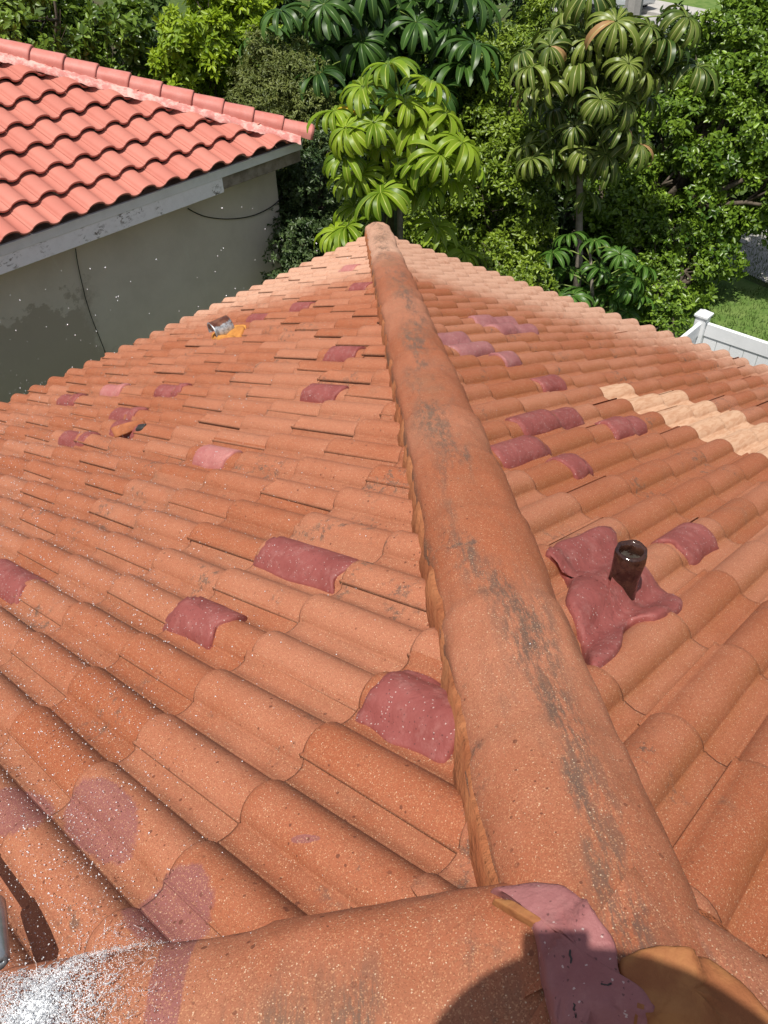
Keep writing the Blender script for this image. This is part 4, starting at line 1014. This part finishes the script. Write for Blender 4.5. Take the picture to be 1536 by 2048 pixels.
def rosette(hub, axis, R, nl_, rng, V, F, A, tint, wid=0.22, droop=1.0):
    """one umbrella leaf: leaflets radiating and drooping from a hub"""
    axis = axis/np.linalg.norm(axis); ref = np.cross(axis, [0.31, 0.77, 0.2]); ref /= np.linalg.norm(ref); b2 = np.cross(axis, ref)
    ph = rng.random()*6.28; ns = 8
    for k in range(nl_):
        th = ph+2*math.pi*k/nl_+rng.normal(0, 0.08); out = ref*math.cos(th)+b2*math.sin(th)
        l = R*rng.uniform(0.8, 1.1); w = l*wid*rng.uniform(0.85, 1.15); sd = np.cross(axis, out)
        p = hub+out*0.02; el = math.radians(rng.uniform(12, 30)); dth = math.radians(rng.uniform(75, 120))*droop
        b = len(V); tn = np.clip(tint+rng.normal(0, 0.12), 0, 1); acc = rng.random()**3*0.8 if rng.random() < 0.9 else 0.0
        if rng.random() < 0.012: acc = 0.99
        for i in range(ns):
            t = i/(ns-1); a = el-dth*t**1.15
            d = out*math.cos(a)+axis*math.sin(a)*1.0 
            if i: p = p+d*l/(ns-1)
            nn = np.cross(d, sd); nn = -nn if nn@axis < 0 and a > -1.3 else nn
            up = axis*math.cos(a)-out*math.sin(a)
            ww = w*0.5*(math.sin(math.pi*min(1, 0.05+0.80*t**1.05))**0.85 if t < 1 else 0.22)
            if i == 0: ww = w*0.06
            V += [p+sd*ww+up*ww*0.42, p+sd*ww*0.16+up*ww*0.03, p-up*ww*0.02, p-sd*ww*0.16+up*ww*0.03, p-sd*ww+up*ww*0.42]
            A += [(tn, acc, 0.0), (tn, acc, 0.30), (tn, acc, 1.0), (tn, acc, 0.30), (tn, acc, 0.0)]
        for i in range(ns-1):
            for j in range(4): F.append((b+i*5+j, b+i*5+j+1, b+(i+1)*5+j+1, b+(i+1)*5+j))
def umbrella_tree(label, hubs, hd, spread, mat, R, trunk_px, seed, trunk_r=0.05, nl_=(12, 16), wid=0.26, droop=1.0, bark=None, base=None, extra=0, stalk_from=0.55, edz=0.5):
    rng = np.random.default_rng(seed)
    H = [at(x, y, hd+rng.uniform(-spread, spread)) for x, y in hubs]
    path = [at(x, y, hd) for x, y in trunk_px]
    b0 = path[-1].copy() if base is None else np.array([*base, 0.0]); b0[2] = GROUND-0.05
    path = path+[b0]; path = path[::-1]
    root = thing("umbrella_tree", label, "tree", tuple(b0))
    mb = MB(); n = len(path); mb.tube(path, list(np.linspace(trunk_r*1.2, trunk_r*0.55, n)), 10); 
    topz = path[-1][2]; lowz = path[-2][2] if n > 2 else path[0][2]
    V = []; F = []; A = []; st = MB()
    for _ in range(extra):
        k = H[rng.integers(len(hubs))]; H.append(k+np.clip(rng.normal(size=3), -1.1, 1.1)*R*V3(1, 1, 0.6)-V3(0, 0, R*edz))
    tops = []
    for h in H:
        # petiole: from the nearest point of the upper trunk, rising
        zt = min(topz-0.02, max(h[2]-rng.uniform(0.0, 0.25), topz-abs(topz-lowz)*stalk_from - 0.6)); q = path[-1].copy()
        for p0, p1 in zip(path[:-1], path[1:]):
            if (p0[2]-zt)*(p1[2]-zt) <= 0: q = p0+(p1-p0)*(zt-p0[2])/(p1[2]-p0[2]+1e-9)
        horiz = h-q; horiz[2] = 0; mid = (q+h)/2+V3(0, 0, 0.10)
        st.tube([q, (q+mid)/2+V3(0, 0, .03), mid, (mid+h)/2+V3(0, 0, .02), h], [0.011, 0.010, 0.008, 0.007, 0.006], 5)
        ax = nrm(horiz*0.45/(np.linalg.norm(horiz)+.1)+V3(0, 0, 1)+rng.normal(size=3)*0.16)
        rosette(h, ax, R*rng.uniform(0.82, 1.12), int(rng.integers(*nl_)), rng, V, F, A, rng.random(), wid, droop)
    new_obj("crown", np.array(V), np.array(F), mat, root, True, attrs={'var': np.array(A)})
    mb.build("trunk", bark or M['pale_bark'], root, True)
    st.build("leaf_stalk", LM['stalk'], root, True)
    return root
umbrella_tree("sunlit yellow-green umbrella tree rising just beyond the end of the orange hip",
    [(778, 128), (725, 172), (862, 165), (668, 222), (812, 205), (748, 245), (892, 225), (690, 312), (765, 290), (838, 318), (902, 275), (762, 362), (858, 372), (708, 412), (742, 455), (672, 462), (874, 452), (928, 505), (830, 250), (700, 255), (800, 340), (720, 350)],
    9.9, 0.32, LM['umb'], 0.41, [(800, 190), (805, 300), (800, 420)], 71, 0.040, wid=0.235, extra=16)
umbrella_tree("tall old umbrella tree with drooping olive leaves over a bare grey trunk",
    [(1130, 28), (1232, 42), (1300, 52), (1100, 92), (1172, 78), (1272, 88), (1332, 66), (1062, 135), (1150, 128), (1215, 128), (1090, 205), (1120, 150), (1270, 165), (1310, 145), (1052, 292), (1110, 220), (1190, 248), (1232, 272), (1292, 195), (1150, 252), (1085, 262), (1062, 318), (1165, 325), (1130, 340), (1250, 200), (1205, 200), (1190, 20), (1260, 120), (1110, 300), (1215, 330), (1170, 180)],
    11.6, 0.55, LM['umb_old'], 0.43, [(1175, 70), (1168, 200), (1160, 330), (1158, 470), (1158, 540)], 72, 0.055, wid=0.195, droop=1.22, extra=34, nl_=(12, 17), edz=0.05)
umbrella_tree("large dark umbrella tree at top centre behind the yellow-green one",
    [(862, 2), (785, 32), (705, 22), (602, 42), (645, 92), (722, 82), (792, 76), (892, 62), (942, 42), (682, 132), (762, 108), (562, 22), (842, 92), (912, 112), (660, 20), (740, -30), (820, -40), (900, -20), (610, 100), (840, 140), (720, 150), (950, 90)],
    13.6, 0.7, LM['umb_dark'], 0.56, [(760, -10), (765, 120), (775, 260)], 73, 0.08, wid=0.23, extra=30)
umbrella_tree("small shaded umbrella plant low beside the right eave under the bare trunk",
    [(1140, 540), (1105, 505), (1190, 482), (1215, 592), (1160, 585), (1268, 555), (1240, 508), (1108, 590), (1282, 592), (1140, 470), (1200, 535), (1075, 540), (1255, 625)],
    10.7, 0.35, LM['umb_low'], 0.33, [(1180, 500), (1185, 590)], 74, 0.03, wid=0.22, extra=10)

# ------------------------------------------------------------------ fence, pole, car
M['vinyl'] = simple_mat("white_vinyl", (0.78, 0.79, 0.80), (0.72, 0.73, 0.74), 3, 0.4, 0.5, 0.02)
fpst = at_z(1405, 640, -0.80); fence = thing("vinyl_fence", "white vinyl privacy fence below the right eave", "fence", (fpst[0], fpst[1], GROUND))
def post(x, y):
    mb = MB(); mb.box((x, y, (GROUND-0.75)/2), (0.125, 0.125, -GROUND-0.75+0.0), bev=0.006); o = mb.build("post", M['vinyl'], fence)
    cb = MB(); z = -0.735
    cb.box((x, y, z), (0.155, 0.155, 0.028), bev=0.004)
    a = 0.07; cb.add([(x-a, y-a, z+0.0145), (x+a, y-a, z+0.0145), (x+a, y+a, z+0.0145), (x-a, y+a, z+0.0145), (x, y, z+0.06)], [(0, 1, 4), (1, 2, 4), (2, 3, 4), (3, 0, 4)])
    cp = cb.build("post_cap", M['vinyl'], o)
def fpanel(p, q):
    p = np.array(p, float); q = np.array(q, float); d = q-p; L = np.linalg.norm(d); d /= L; sd = np.array([-d[1], d[0]]); ax = np.array([[d[0], d[1], 0], [sd[0], sd[1], 0], [0, 0, 1]])
    c = (p+q)/2; mb = MB(); n = max(1, int(L/0.15)); w = (L-0.13)/n
    for i in range(n):
        cc = p+d*(0.065+w*(i+0.5)); mb.box((cc[0], cc[1], (GROUND+0.1-0.95)/2), (w-0.004, 0.022, -GROUND-0.1-0.95), ax, 0.003)
    mb.build("panel", M['vinyl'], fence)
    for z, h in ((-0.885, 0.15), (GROUND+0.13, 0.15)):
        rb_ = MB(); rb_.box((c[0], c[1], z), (L-0.126, 0.045, h), ax, 0.004); rb_.build("rail", M['vinyl'], fence)
fx, fy = float(fpst[0]), float(fpst[1])
post(fx, fy)
for i in range(3):
    fpanel((fx, fy-2.4*i), (fx, fy-2.4*(i+1))); post(fx, fy-2.4*(i+1))
fpanel((fx, fy), (fx-1.75, fy)); post(fx-1.80, fy)

pole_b = at_z(1266, 40)[:2]*0 + at(1266, 20, 17.0)[:2]
mbp = MB(); mbp.tube([(pole_b[0], pole_b[1], GROUND-0.2), (pole_b[0], pole_b[1], 6.5)], [0.17, 0.13], 8); 
po = mbp.build("utility_pole", M['concrete']); tag(po, "grey concrete utility pole at the top edge by the parked car", "pole")

M['carpaint'] = simple_mat("silver_car_paint", (0.60, 0.63, 0.66), (0.57, 0.60, 0.63), 3, 0.25, 0.5, 0, metal=0.3)
M['carglass'] = simple_mat("tinted_car_glass", (0.02, 0.025, 0.03), (0.03, 0.035, 0.04), 3, 0.06, 0.6, 0)
M['chrome'] = simple_mat("grey_wheel_rim", (0.45, 0.46, 0.48), (0.40, 0.41, 0.42), 3, 0.3, 0.5, 0, metal=0.8)
M['redlamp'] = simple_mat("red_lamp_glass", (0.35, 0.02, 0.02), (0.30, 0.02, 0.02), 3, 0.15, 0.5, 0)
M['clearlamp'] = simple_mat("clear_lamp_glass", (0.75, 0.77, 0.78), (0.7, 0.7, 0.7), 3, 0.1, 0.6, 0)
cc = gp(1196, 14); rd = (rb-ra)/np.linalg.norm(rb-ra)
cz = GROUND+0.008
car = thing("parked_car", "silver parked car at the top edge behind the trees on the street", "car", (cc[0], cc[1], cz))
CX = np.array([rd[0], rd[1], 0]); CY = np.array([-rd[1], rd[0], 0])
def cl(x, y, z): return V3(cc[0], cc[1], cz)+CX*x+CY*y+V3(0, 0, z)
secs = [(-2.25, 0.42, 0.78, 0.70), (-2.2, 0.30, 0.92, 0.80), (-1.75, 0.26, 1.00, 0.88), (-1.45, 0.25, 1.02, 0.89), (-0.6, 0.24, 1.00, 0.90), (0.5, 0.24, 0.98, 0.90), (1.1, 0.24, 0.94, 0.89), (1.8, 0.26, 0.84, 0.85), (2.15, 0.30, 0.74, 0.76), (2.28, 0.40, 0.62, 0.62)]
V = []; nper = 10
for x, z0, z1, hw in secs:
    for y, z in ((-hw*.92, z0), (-hw, z0+.12), (-hw*1.01, (z0+z1)/2), (-hw*.97, z1-.06), (-hw*.86, z1), (hw*.86, z1), (hw*.97, z1-.06), (hw*1.01, (z0+z1)/2), (hw, z0+.12), (hw*.92, z0)): V.append(cl(x, y, z))
F = [(i*nper+j, i*nper+(j+1) % nper, (i+1)*nper+(j+1) % nper, (i+1)*nper+j) for i in range(len(secs)-1) for j in range(nper)]
F += [tuple(range(nper-1, -1, -1)), tuple((len(secs)-1)*nper+j for j in range(nper))]
body = new_obj("body", V, F, M['carpaint'], car)
cab = [(-1.62, 1.0, .72), (-0.95, 1.36, .60), (-0.3, 1.43, .62), (0.25, 1.42, .61), (1.12, 0.96, .74)]
V = []; 
for x, z, hw in cab: V += [cl(x, -hw, z), cl(x, hw, z)]
low = [cl(-1.62, -.84, .98), cl(-1.62, .84, .98), cl(1.12, -.86, .94), cl(1.12, .86, .94)]
G = MB(); G.add(V+low, [(0, 1, 3, 2), (6, 7, 9, 8), (0, 2, 4, 6, 8, 12, 10), (1, 11, 13, 9, 7, 5, 3)]); G.build("window", M['carglass'], car)
R_ = MB(); R_.add([p+V3(0, 0, .012) for p in [cl(-1.0, -.62, 1.35), cl(-1.0, .62, 1.35), cl(-.3, .65, 1.43), cl(.3, .64, 1.42), cl(.3, -.64, 1.42), cl(-.3, -.65, 1.43)]], [(0, 1, 2, 5), (5, 2, 3, 4)]); R_.build("roof", M['carpaint'], car)
for x in (-1.4, 1.38):
    for y in (-.82, .82):
        w_ = MB(); w_.tube([cl(x, y-.10, .32), cl(x, y+.10, .32)], .32, 20); wo = w_.build("wheel", M['black'], car, autosm=40)
        w2 = MB(); sg = 1 if y > 0 else -1; w2.tube([cl(x, y+.09*sg, .32), cl(x, y+.108*sg, .32)], .2, 14); w2.build("rim", M['chrome'], wo, autosm=40)
for y in (-.62, .62):
    h_ = MB(); h_.box(cl(2.16, y, .62), (.16, .3, .12), np.array([CX, CY, V3(0, 0, 1)]), .02); h_.build("headlight", M['clearlamp'], car)
    h_ = MB(); h_.box(cl(-2.21, y, .78), (.10, .3, .12), np.array([CX, CY, V3(0, 0, 1)]), .02); h_.build("tail_light", M['redlamp'], car)

# ------------------------------------------------------------------ water: splash, droplets, the washer wand
def water_material(name, tr):
    b = NB(name); return b.done((0.90, 0.92, 0.95), 0.10, 0.6, Transmission_Weight=tr, IOR=1.33)
M['froth'] = water_material("white_froth", 0.22)
M['lace'] = water_material("clear_water_lace", 0.65)
M['drop'] = water_material("water_drop", 0.45)
def ico():
    t = (1+5**.5)/2
    v = nrm(np.array([(-1, t, 0), (1, t, 0), (-1, -t, 0), (1, -t, 0), (0, -1, t), (0, 1, t), (0, -1, -t), (0, 1, -t), (t, 0, -1), (t, 0, 1), (-t, 0, -1), (-t, 0, 1)], float))
    f = np.array([(0, 11, 5), (0, 5, 1), (0, 1, 7), (0, 7, 10), (0, 10, 11), (1, 5, 9), (5, 11, 4), (11, 10, 2), (10, 7, 6), (7, 1, 8), (3, 9, 4), (3, 4, 2), (3, 2, 6), (3, 6, 8), (3, 8, 9), (4, 9, 5), (2, 4, 11), (6, 2, 10), (8, 6, 7), (9, 8, 1)])
    return v, f
IV, IF = ico()
def droplets(name, C_, R_, mat, rng, stretch=0.8):
    N = len(C_); d = nrm(rng.normal(size=(N, 3))); k = 1+stretch*rng.random(N)**2
    V = IV[None]*R_[:, None, None]; along = (V@d[:, :, None])
    V = V + along*d[:, None, :]*(k-1)[:, None, None] + C_[:, None, :]
    F = IF[None]+np.arange(N)[:, None, None]*12
    return new_obj(name, V.reshape(-1, 3), F.reshape(-1, 3), mat)
rw = np.random.default_rng(91)
IMP = on_roof(70, 2030)
NRM = FACE['l'][3]; T1 = FACE['l'][1]; T2 = -FACE['l'][2]
# a fan of drops thrown from where the jet hits, over the left slope
N = 15000
ang = rw.normal(1.25, 0.62, N)                      # 0 = along the eave direction -x, pi/2 = down the slope
rr = 0.10+3.9*rw.random(N)**1.0
PX = IMP[None] + (-np.cos(ang)*-1*rr)[:, None]*0
PX = IMP[None] + rr[:, None]*(np.cos(ang)[:, None]*V3(0.35, 0.2, 0)[None]*2.2 + np.sin(ang)[:, None]*V3(0.05, 1, 0)[None])
PX[:, 0] += rw.normal(0, 0.35, N)*np.minimum(1, rr/1.2)
zr_ = roof_height(PX[:, 0], PX[:, 1])
hh = rw.exponential(0.16, N)*np.minimum(1, 0.15+rr*0.6)
hh = np.where(rw.random(N) < 0.50, 0.002, hh)
PX[:, 2] = zr_+hh
ok = (PX[:, 1] < -0.1) & (PX[:, 0] < PX[:, 1]+0.35+0.0) & (np.linalg.norm(PX-CAM, axis=1) > 0.75)
lat_ = (PX[:, 1]-PX[:, 0])*SQ; ok &= (lat_ > 0.26) | (rw.random(len(PX)) < 0.10)
ok &= (PX[:, 0] < -APEX+0.3) | (rw.random(len(PX)) < np.clip(1.15-0.62*(PX[:, 0]+APEX), 0.03, 1))
PX = PX[ok]; rad = (0.0006+0.0009*rw.random(len(PX))**3.0)*(0.8+0.32*np.linalg.norm(PX-CAM, axis=1)*0.5)
tag(droplets("water_droplets", PX, rad, M['drop'], rw), "fine water droplets flying and lying over the left roof slope", "water", kind='stuff')
# a few more drops in front of the shaded wall
N2 = 90; q = np.stack([rw.uniform(-7.0, -1.5, N2), rw.uniform(-1.2, 0.6, N2), rw.uniform(0.2, 1.1, N2)], 1)
tag(droplets("water_droplets", q, 0.003+0.003*rw.random(N2), M['drop'], rw), "bright water drops flying in front of the shaded wall", "water", kind='stuff')
# the splash: a torn web of ligaments and froth
sp = MB(); n = 1300
rad_ = 0.175*rw.random(n)**0.70; th_ = rw.uniform(0, 2*math.pi, n)
P = IMP + (rad_*np.cos(th_))[:, None]*T1 + (rad_*np.sin(th_))[:, None]*T2
P[:, 2] = roof_height(P[:, 0], P[:, 1])+0.004+0.050*vnoise(P[:, :2], 20, 7)**2*np.clip(1.2-rad_/0.18, 0.2, 1)+0.003*rw.random(n)
for i in range(n):
    dist = np.linalg.norm(P-P[i], axis=1); nb_ = np.argsort(dist)[1:4]
    for j in nb_:
        if dist[j] > 0.020 or rw.random() < 0.30: continue
        a, c = P[i], P[j]; mid = (a+c)/2+rw.normal(size=3)*0.0015; r0_ = (0.00020+0.00035*rw.random())*(1 if rad_[i] < 0.11 else 0.6)
        if rad_[i] > 0.13 and rw.random() < 0.5: continue
        sp.tube([a, (a+mid)/2, mid, (mid+c)/2, c], [r0_*1.9, r0_*1.0, r0_*.6, r0_*1.0, r0_*1.9], 5)
for i in range(26):
    if rad_[i] < 0.05: continue
    d = nrm(np.cos(th_[i])*T1+np.sin(th_[i])*T2+NRM*rw.uniform(.2, 1.0)); a = P[i]; L = rw.uniform(.008, .030)
    pts = [a+d*L*t+rw.normal(size=3)*.002*t for t in np.linspace(0, 1, 5)]
    sp.tube(pts, [.0006, .0004, .0003, .0006, .0002], 5)
tag(sp.build("water_splash", M['lace'], None, True), "white splash of water where the jet hits the roof at bottom left", "splash", kind='stuff')
nf = 26000; rf = np.abs(rw.normal(0, 0.085, nf)); tf = rw.uniform(0, 6.283, nf)
Fp = IMP + (rf*np.cos(tf))[:, None]*T1+(rf*np.sin(tf))[:, None]*T2
Fp[:, 2] = roof_height(Fp[:, 0], Fp[:, 1])+0.002+0.050*vnoise(Fp[:, :2], 20, 7)**2*np.clip(1.2-rf/0.18, 0.2, 1)*rw.random(nf)**0.5
tag(droplets("water_froth", Fp, 0.00025+0.0008*rw.random(nf)**3*np.exp(-(rf/0.10)**2)+0.0003*rw.random(nf), M['froth'], rw, 1.2), "foaming white water in the middle of the splash", "splash", kind='stuff')

M['grey_steel'] = simple_mat("wet_grey_steel", (0.30, 0.32, 0.34), (0.22, 0.24, 0.26), 12, 0.22, 0.6, 0.03, metal=0.5)
def above_roof(px, py, k):
    q_ = on_roof(px, py); return CAM+(q_-CAM)*k
wt = above_roof(-3, 1928, 0.93); wu = above_roof(-10, 1805, 0.93); we = above_roof(-150, 1560, 0.93); wz = above_roof(-420, 1330, 0.92)
wand = thing("spray_wand", "grey metal spray wand tip at the left edge beside the splash", "spray wand", tuple(wt))
lb = MB(); lb.tube([wu, (wu*2+we)/3+V3(0, 0, .005), we, wz], [0.011, 0.010, 0.010, 0.010], 14); lb.build("lance", M['grey_steel'], wand, True)
nb2 = MB(); dirn = nrm(wt-wu); nb2.tube([wu-dirn*.005, wu+dirn*.006, wu+dirn*.05, wt-dirn*.012, wt, wt-dirn*.002], [.012, .0165, .0175, .0165, .011, .006], 18); nb2.build("nozzle", M['grey_steel'], wand, True)

# ------------------------------------------------------------------ the photographer, standing behind the camera; only the shadow shows
M['skin'] = simple_mat("tan_skin", (0.42, 0.24, 0.16), (0.38, 0.21, 0.14), 9, 0.55, 0.4, 0.05)
M['shirt'] = simple_mat("blue_work_shirt", (0.10, 0.16, 0.26), (0.08, 0.13, 0.22), 6, 0.9, 0.2, 0.1)
M['trouser'] = simple_mat("dark_work_trousers", (0.05, 0.05, 0.055), (0.07, 0.07, 0.075), 6, 0.9, 0.2, 0.1)
M['straw'] = simple_mat("straw_hat", (0.50, 0.38, 0.20), (0.42, 0.30, 0.15), 30, 0.85, 0.2, 0.4, 120)
M['phone'] = simple_mat("black_phone", (0.015, 0.015, 0.018), (0.02, 0.02, 0.022), 3, 0.15, 0.6, 0)
hs = on_roof(1258, 2385); hz = CAM[2]+0.10
HAT = hs - SUNW*((hz-hs[2])/(-SUNW[2]))
g = nrm(V3(CF[0], CF[1], 0)); rt = V3(g[1], -g[0], 0)
def bk(f_, r_, z_): return HAT + g*f_ + rt*r_ + V3(0, 0, z_)
feetz = lambda p: float(roof_height(p[0], p[1]))
pel = bk(-0.22, 0, -0.80)
fl, fr = bk(-0.34, -0.17, 0), bk(-0.36, 0.15, 0); fl[2] = feetz(fl)+.06; fr[2] = feetz(fr)+.06
person = thing("person", "person in a wide straw hat holding a phone, casting the dark shadow at bottom right", "person", (float(fl[0]), float(fl[1]), float(fl[2])-.06))
PH = CAM - CF*0.014 - CU*0.058 - CR*0.022           # phone centre
def skinned(name, pts, edges, mat, root, parent, sub=2):
    me = bpy.data.meshes.new(name); me.from_pydata([tuple(p[0]) for p in pts], edges, []); me.materials.append(mat)
    o = bpy.data.objects.new(name, me); COL.objects.link(o)
    o.parent = parent; o.matrix_parent_inverse = Matrix.Translation(-parent.location)
    m = o.modifiers.new("skin", 'SKIN'); m.use_smooth_shade = True
    for i, (p, r) in enumerate(pts):
        sv = me.skin_vertices[0].data[i]; sv.radius = r if hasattr(r, '__len__') else (r, r); sv.use_root = i == root
    s_ = o.modifiers.new("subsurf", 'SUBSURF'); s_.levels = s_.render_levels = sub
    return o
kl, kr = (pel+fl)/2+g*0.10-rt*0.02, (pel+fr)/2+g*0.09+rt*0.02
pts = [(pel, (.13, .10)), (bk(-.18, 0, -.55), (.12, .09)), (bk(-.13, 0, -.38), (.15, .10)), (bk(-.08, 0, -.24), (.055, .055)), (bk(-.02, 0, -.15), (.062, .062)), (bk(0.02, 0, -.05), (.082, .092)), (bk(0.01, 0, .03), (.07, .08))]
edges = [(i, i+1) for i in range(6)]
def leg(k, f, sx):
    b = len(pts); hip = pel+rt*0.10*sx-V3(0, 0, .04)
    pts.extend([(hip, .085), (k, .060), (f+V3(0, 0, .03), .042), (f+g*.10-V3(0, 0, .02), (.038, .030)), (f+g*.18-V3(0, 0, .03), (.034, .02))]); edges.extend([(0, b), (b, b+1), (b+1, b+2), (b+2, b+3), (b+3, b+4)])
leg(kl, fl, -1); leg(kr, fr, 1)
arms = {}
for sx in (-1, 1):
    b = len(pts); sh = bk(-.12, .19*sx, -.33); grip = PH + CR*0.046*sx - CU*0.035 - CF*0.012
    wr = grip - CU*0.075 - CF*0.055 + CR*0.02*sx; elb = (sh+wr)/2 + rt*.13*sx - V3(0, 0, .14) - g*.02
    palm = grip - CU*0.028 - CF*0.022 + CR*0.014*sx
    pts.extend([(sh, .058), (elb, .042), (wr, .027), (palm, (.030, .018))]); edges.extend([(2, b), (b, b+1), (b+1, b+2), (b+2, b+3)])
    for q, (uo, ln) in enumerate(((.032, .9), (.014, 1.0), (-.004, .95), (-.022, .8))):
        bb = len(pts); k0 = palm+CU*(uo+.01)+CR*.006*sx
        pts.extend([(k0, .010), (k0+CF*.022*ln+CU*.004, .0088), (k0+CF*.030*ln-CR*.016*sx*ln, .0080), (k0+CF*.026*ln-CR*.030*sx*ln, .0070)]); edges.extend([(b+3, bb), (bb, bb+1), (bb+1, bb+2), (bb+2, bb+3)])
    bb = len(pts); k0 = palm-CF*.012+CU*.004
    pts.extend([(k0, .011), (k0+CU*.022-CR*.014*sx, .0098), (k0+CU*.040-CR*.024*sx, .0085)]); edges.extend([(b+3, bb), (bb, bb+1), (bb+1, bb+2)])
    arms[sx] = (sh, elb, wr)
b = len(pts); pts.append((bk(.115, 0, -.075), (.014, .018))); edges.append((5, b))      # nose
body = skinned("body", pts, edges, M['skin'], 0, person)
for sx in (-1, 1):
    eb = MB(); c = bk(.092, .034*sx, -.045); eb.add([c+V3(*v)*.012 for v in IV], [tuple(f) for f in IF]); eb.build("eye", M['clearlamp'], person, True)
sp_ = [(pel+V3(0, 0, .0), (.15, .12)), (bk(-.18, 0, -.55), (.14, .11)), (bk(-.13, 0, -.38), (.168, .118)), (bk(-.09, 0, -.26), (.075, .075))]; se = [(0, 1), (1, 2), (2, 3)]
for sx in (-1, 1):
    sh, elb, wr = arms[sx]; b = len(sp_); sp_ += [(sh, .074), (elb, .056), ((elb*0.3+wr*0.7), .042)]; se += [(2, b), (b, b+1), (b+1, b+2)]
skinned("shirt", sp_, se, M['shirt'], 0, person)
tp = [(pel, (.148, .118))]; te = []
for sx, k, f in ((-1, kl, fl), (1, kr, fr)):
    b = len(tp); tp += [(pel+rt*.10*sx-V3(0, 0, .04), .102), (k, .076), (f+V3(0, 0, .07), .058)]; te += [(0, b), (b, b+1), (b+1, b+2)]
skinned("trousers", tp, te, M['trouser'], 0, person)
for f in (fl, fr):
    bo = skinned("boot", [(f+V3(0, 0, .06), .054), (f+V3(0, 0, .0), .054), (f+g*.10-V3(0, 0, .012), (.05, .045)), (f+g*.20-V3(0, 0, .028), (.045, .03))], [(0, 1), (1, 2), (2, 3)], M['under'], 0, person)
hv = []; hf = []; nh = 40
for r, z in ((0.001, .115), (.05, .113), (.08, .10), (.096, .06), (.104, .005), (.125, -.006), (.18, -.012), (.246, -.020), (.248, -.024), (.18, -.018), (.12, -.012), (.098, 0.0)):
    for k in range(nh):
        t = 2*math.pi*k/nh; hv.append(HAT+g*(r*1.06*math.cos(t))+rt*(r*math.sin(t))+V3(0, 0, z+(.014*math.cos(2*t)*-1 if r > .15 else 0)))
hf = [(i*nh+k, i*nh+(k+1) % nh, (i+1)*nh+(k+1) % nh, (i+1)*nh+k) for i in range(11) for k in range(nh)]
new_obj("straw_hat", hv, hf, M['straw'], person)
phone = thing("phone", "black phone held up in front of the straw hat to take the photo", "phone", tuple(PH))
pax = np.array([CR, CU, CF]); pm = MB(); pm.box(PH, (0.078, 0.155, 0.009), pax, 0.0035); pm.build("case", M['phone'], phone, autosm=40)
pg = MB(); pg.box(PH-CF*.0052, (0.070, 0.146, 0.001), pax); pg.build("screen", M['carglass'], phone)

# ------------------------------------------------------------------ grass blades on the lawn that shows past the fence
rg_ = np.random.default_rng(17); NG = 26000
gx = rg_.uniform(2.2, 9.5, NG); gy = rg_.uniform(-6.0, 1.0, NG)
keepg = vnoise(np.stack([gx, gy], 1), 1.3, 5) > 0.22
gx, gy = gx[keepg], gy[keepg]; NG = len(gx)
B0 = np.stack([gx, gy, np.full(NG, GROUND+0.006)], 1); an_ = rg_.uniform(0, 6.283, NG); hl = rg_.uniform(0.03, 0.085, NG)
sdv = np.stack([np.cos(an_), np.sin(an_), 0*an_], 1)*0.006; ln_ = np.stack([rg_.normal(0, .025, NG), rg_.normal(0, .025, NG), hl], 1)
GV = np.stack([B0-sdv, B0+sdv, B0+ln_*0.6+sdv*0.7, B0+ln_], 1).reshape(-1, 3)
tn_ = np.clip(vnoise(np.stack([gx, gy], 1), 2.3, 8)*0.8+rg_.normal(0, .15, NG), 0, 1)
go = new_obj("grass", GV, np.arange(NG*4).reshape(-1, 4), leaf_material("grass_blade", (0.050, 0.095, 0.014), (0.125, 0.185, 0.035), 0.6, 0.2), None, True, attrs={'var': np.repeat(np.stack([tn_, 0*tn_, 0*tn_], 1), 4, 0)})
tag(go, "green lawn grass behind the white fence", "grass", kind='stuff')
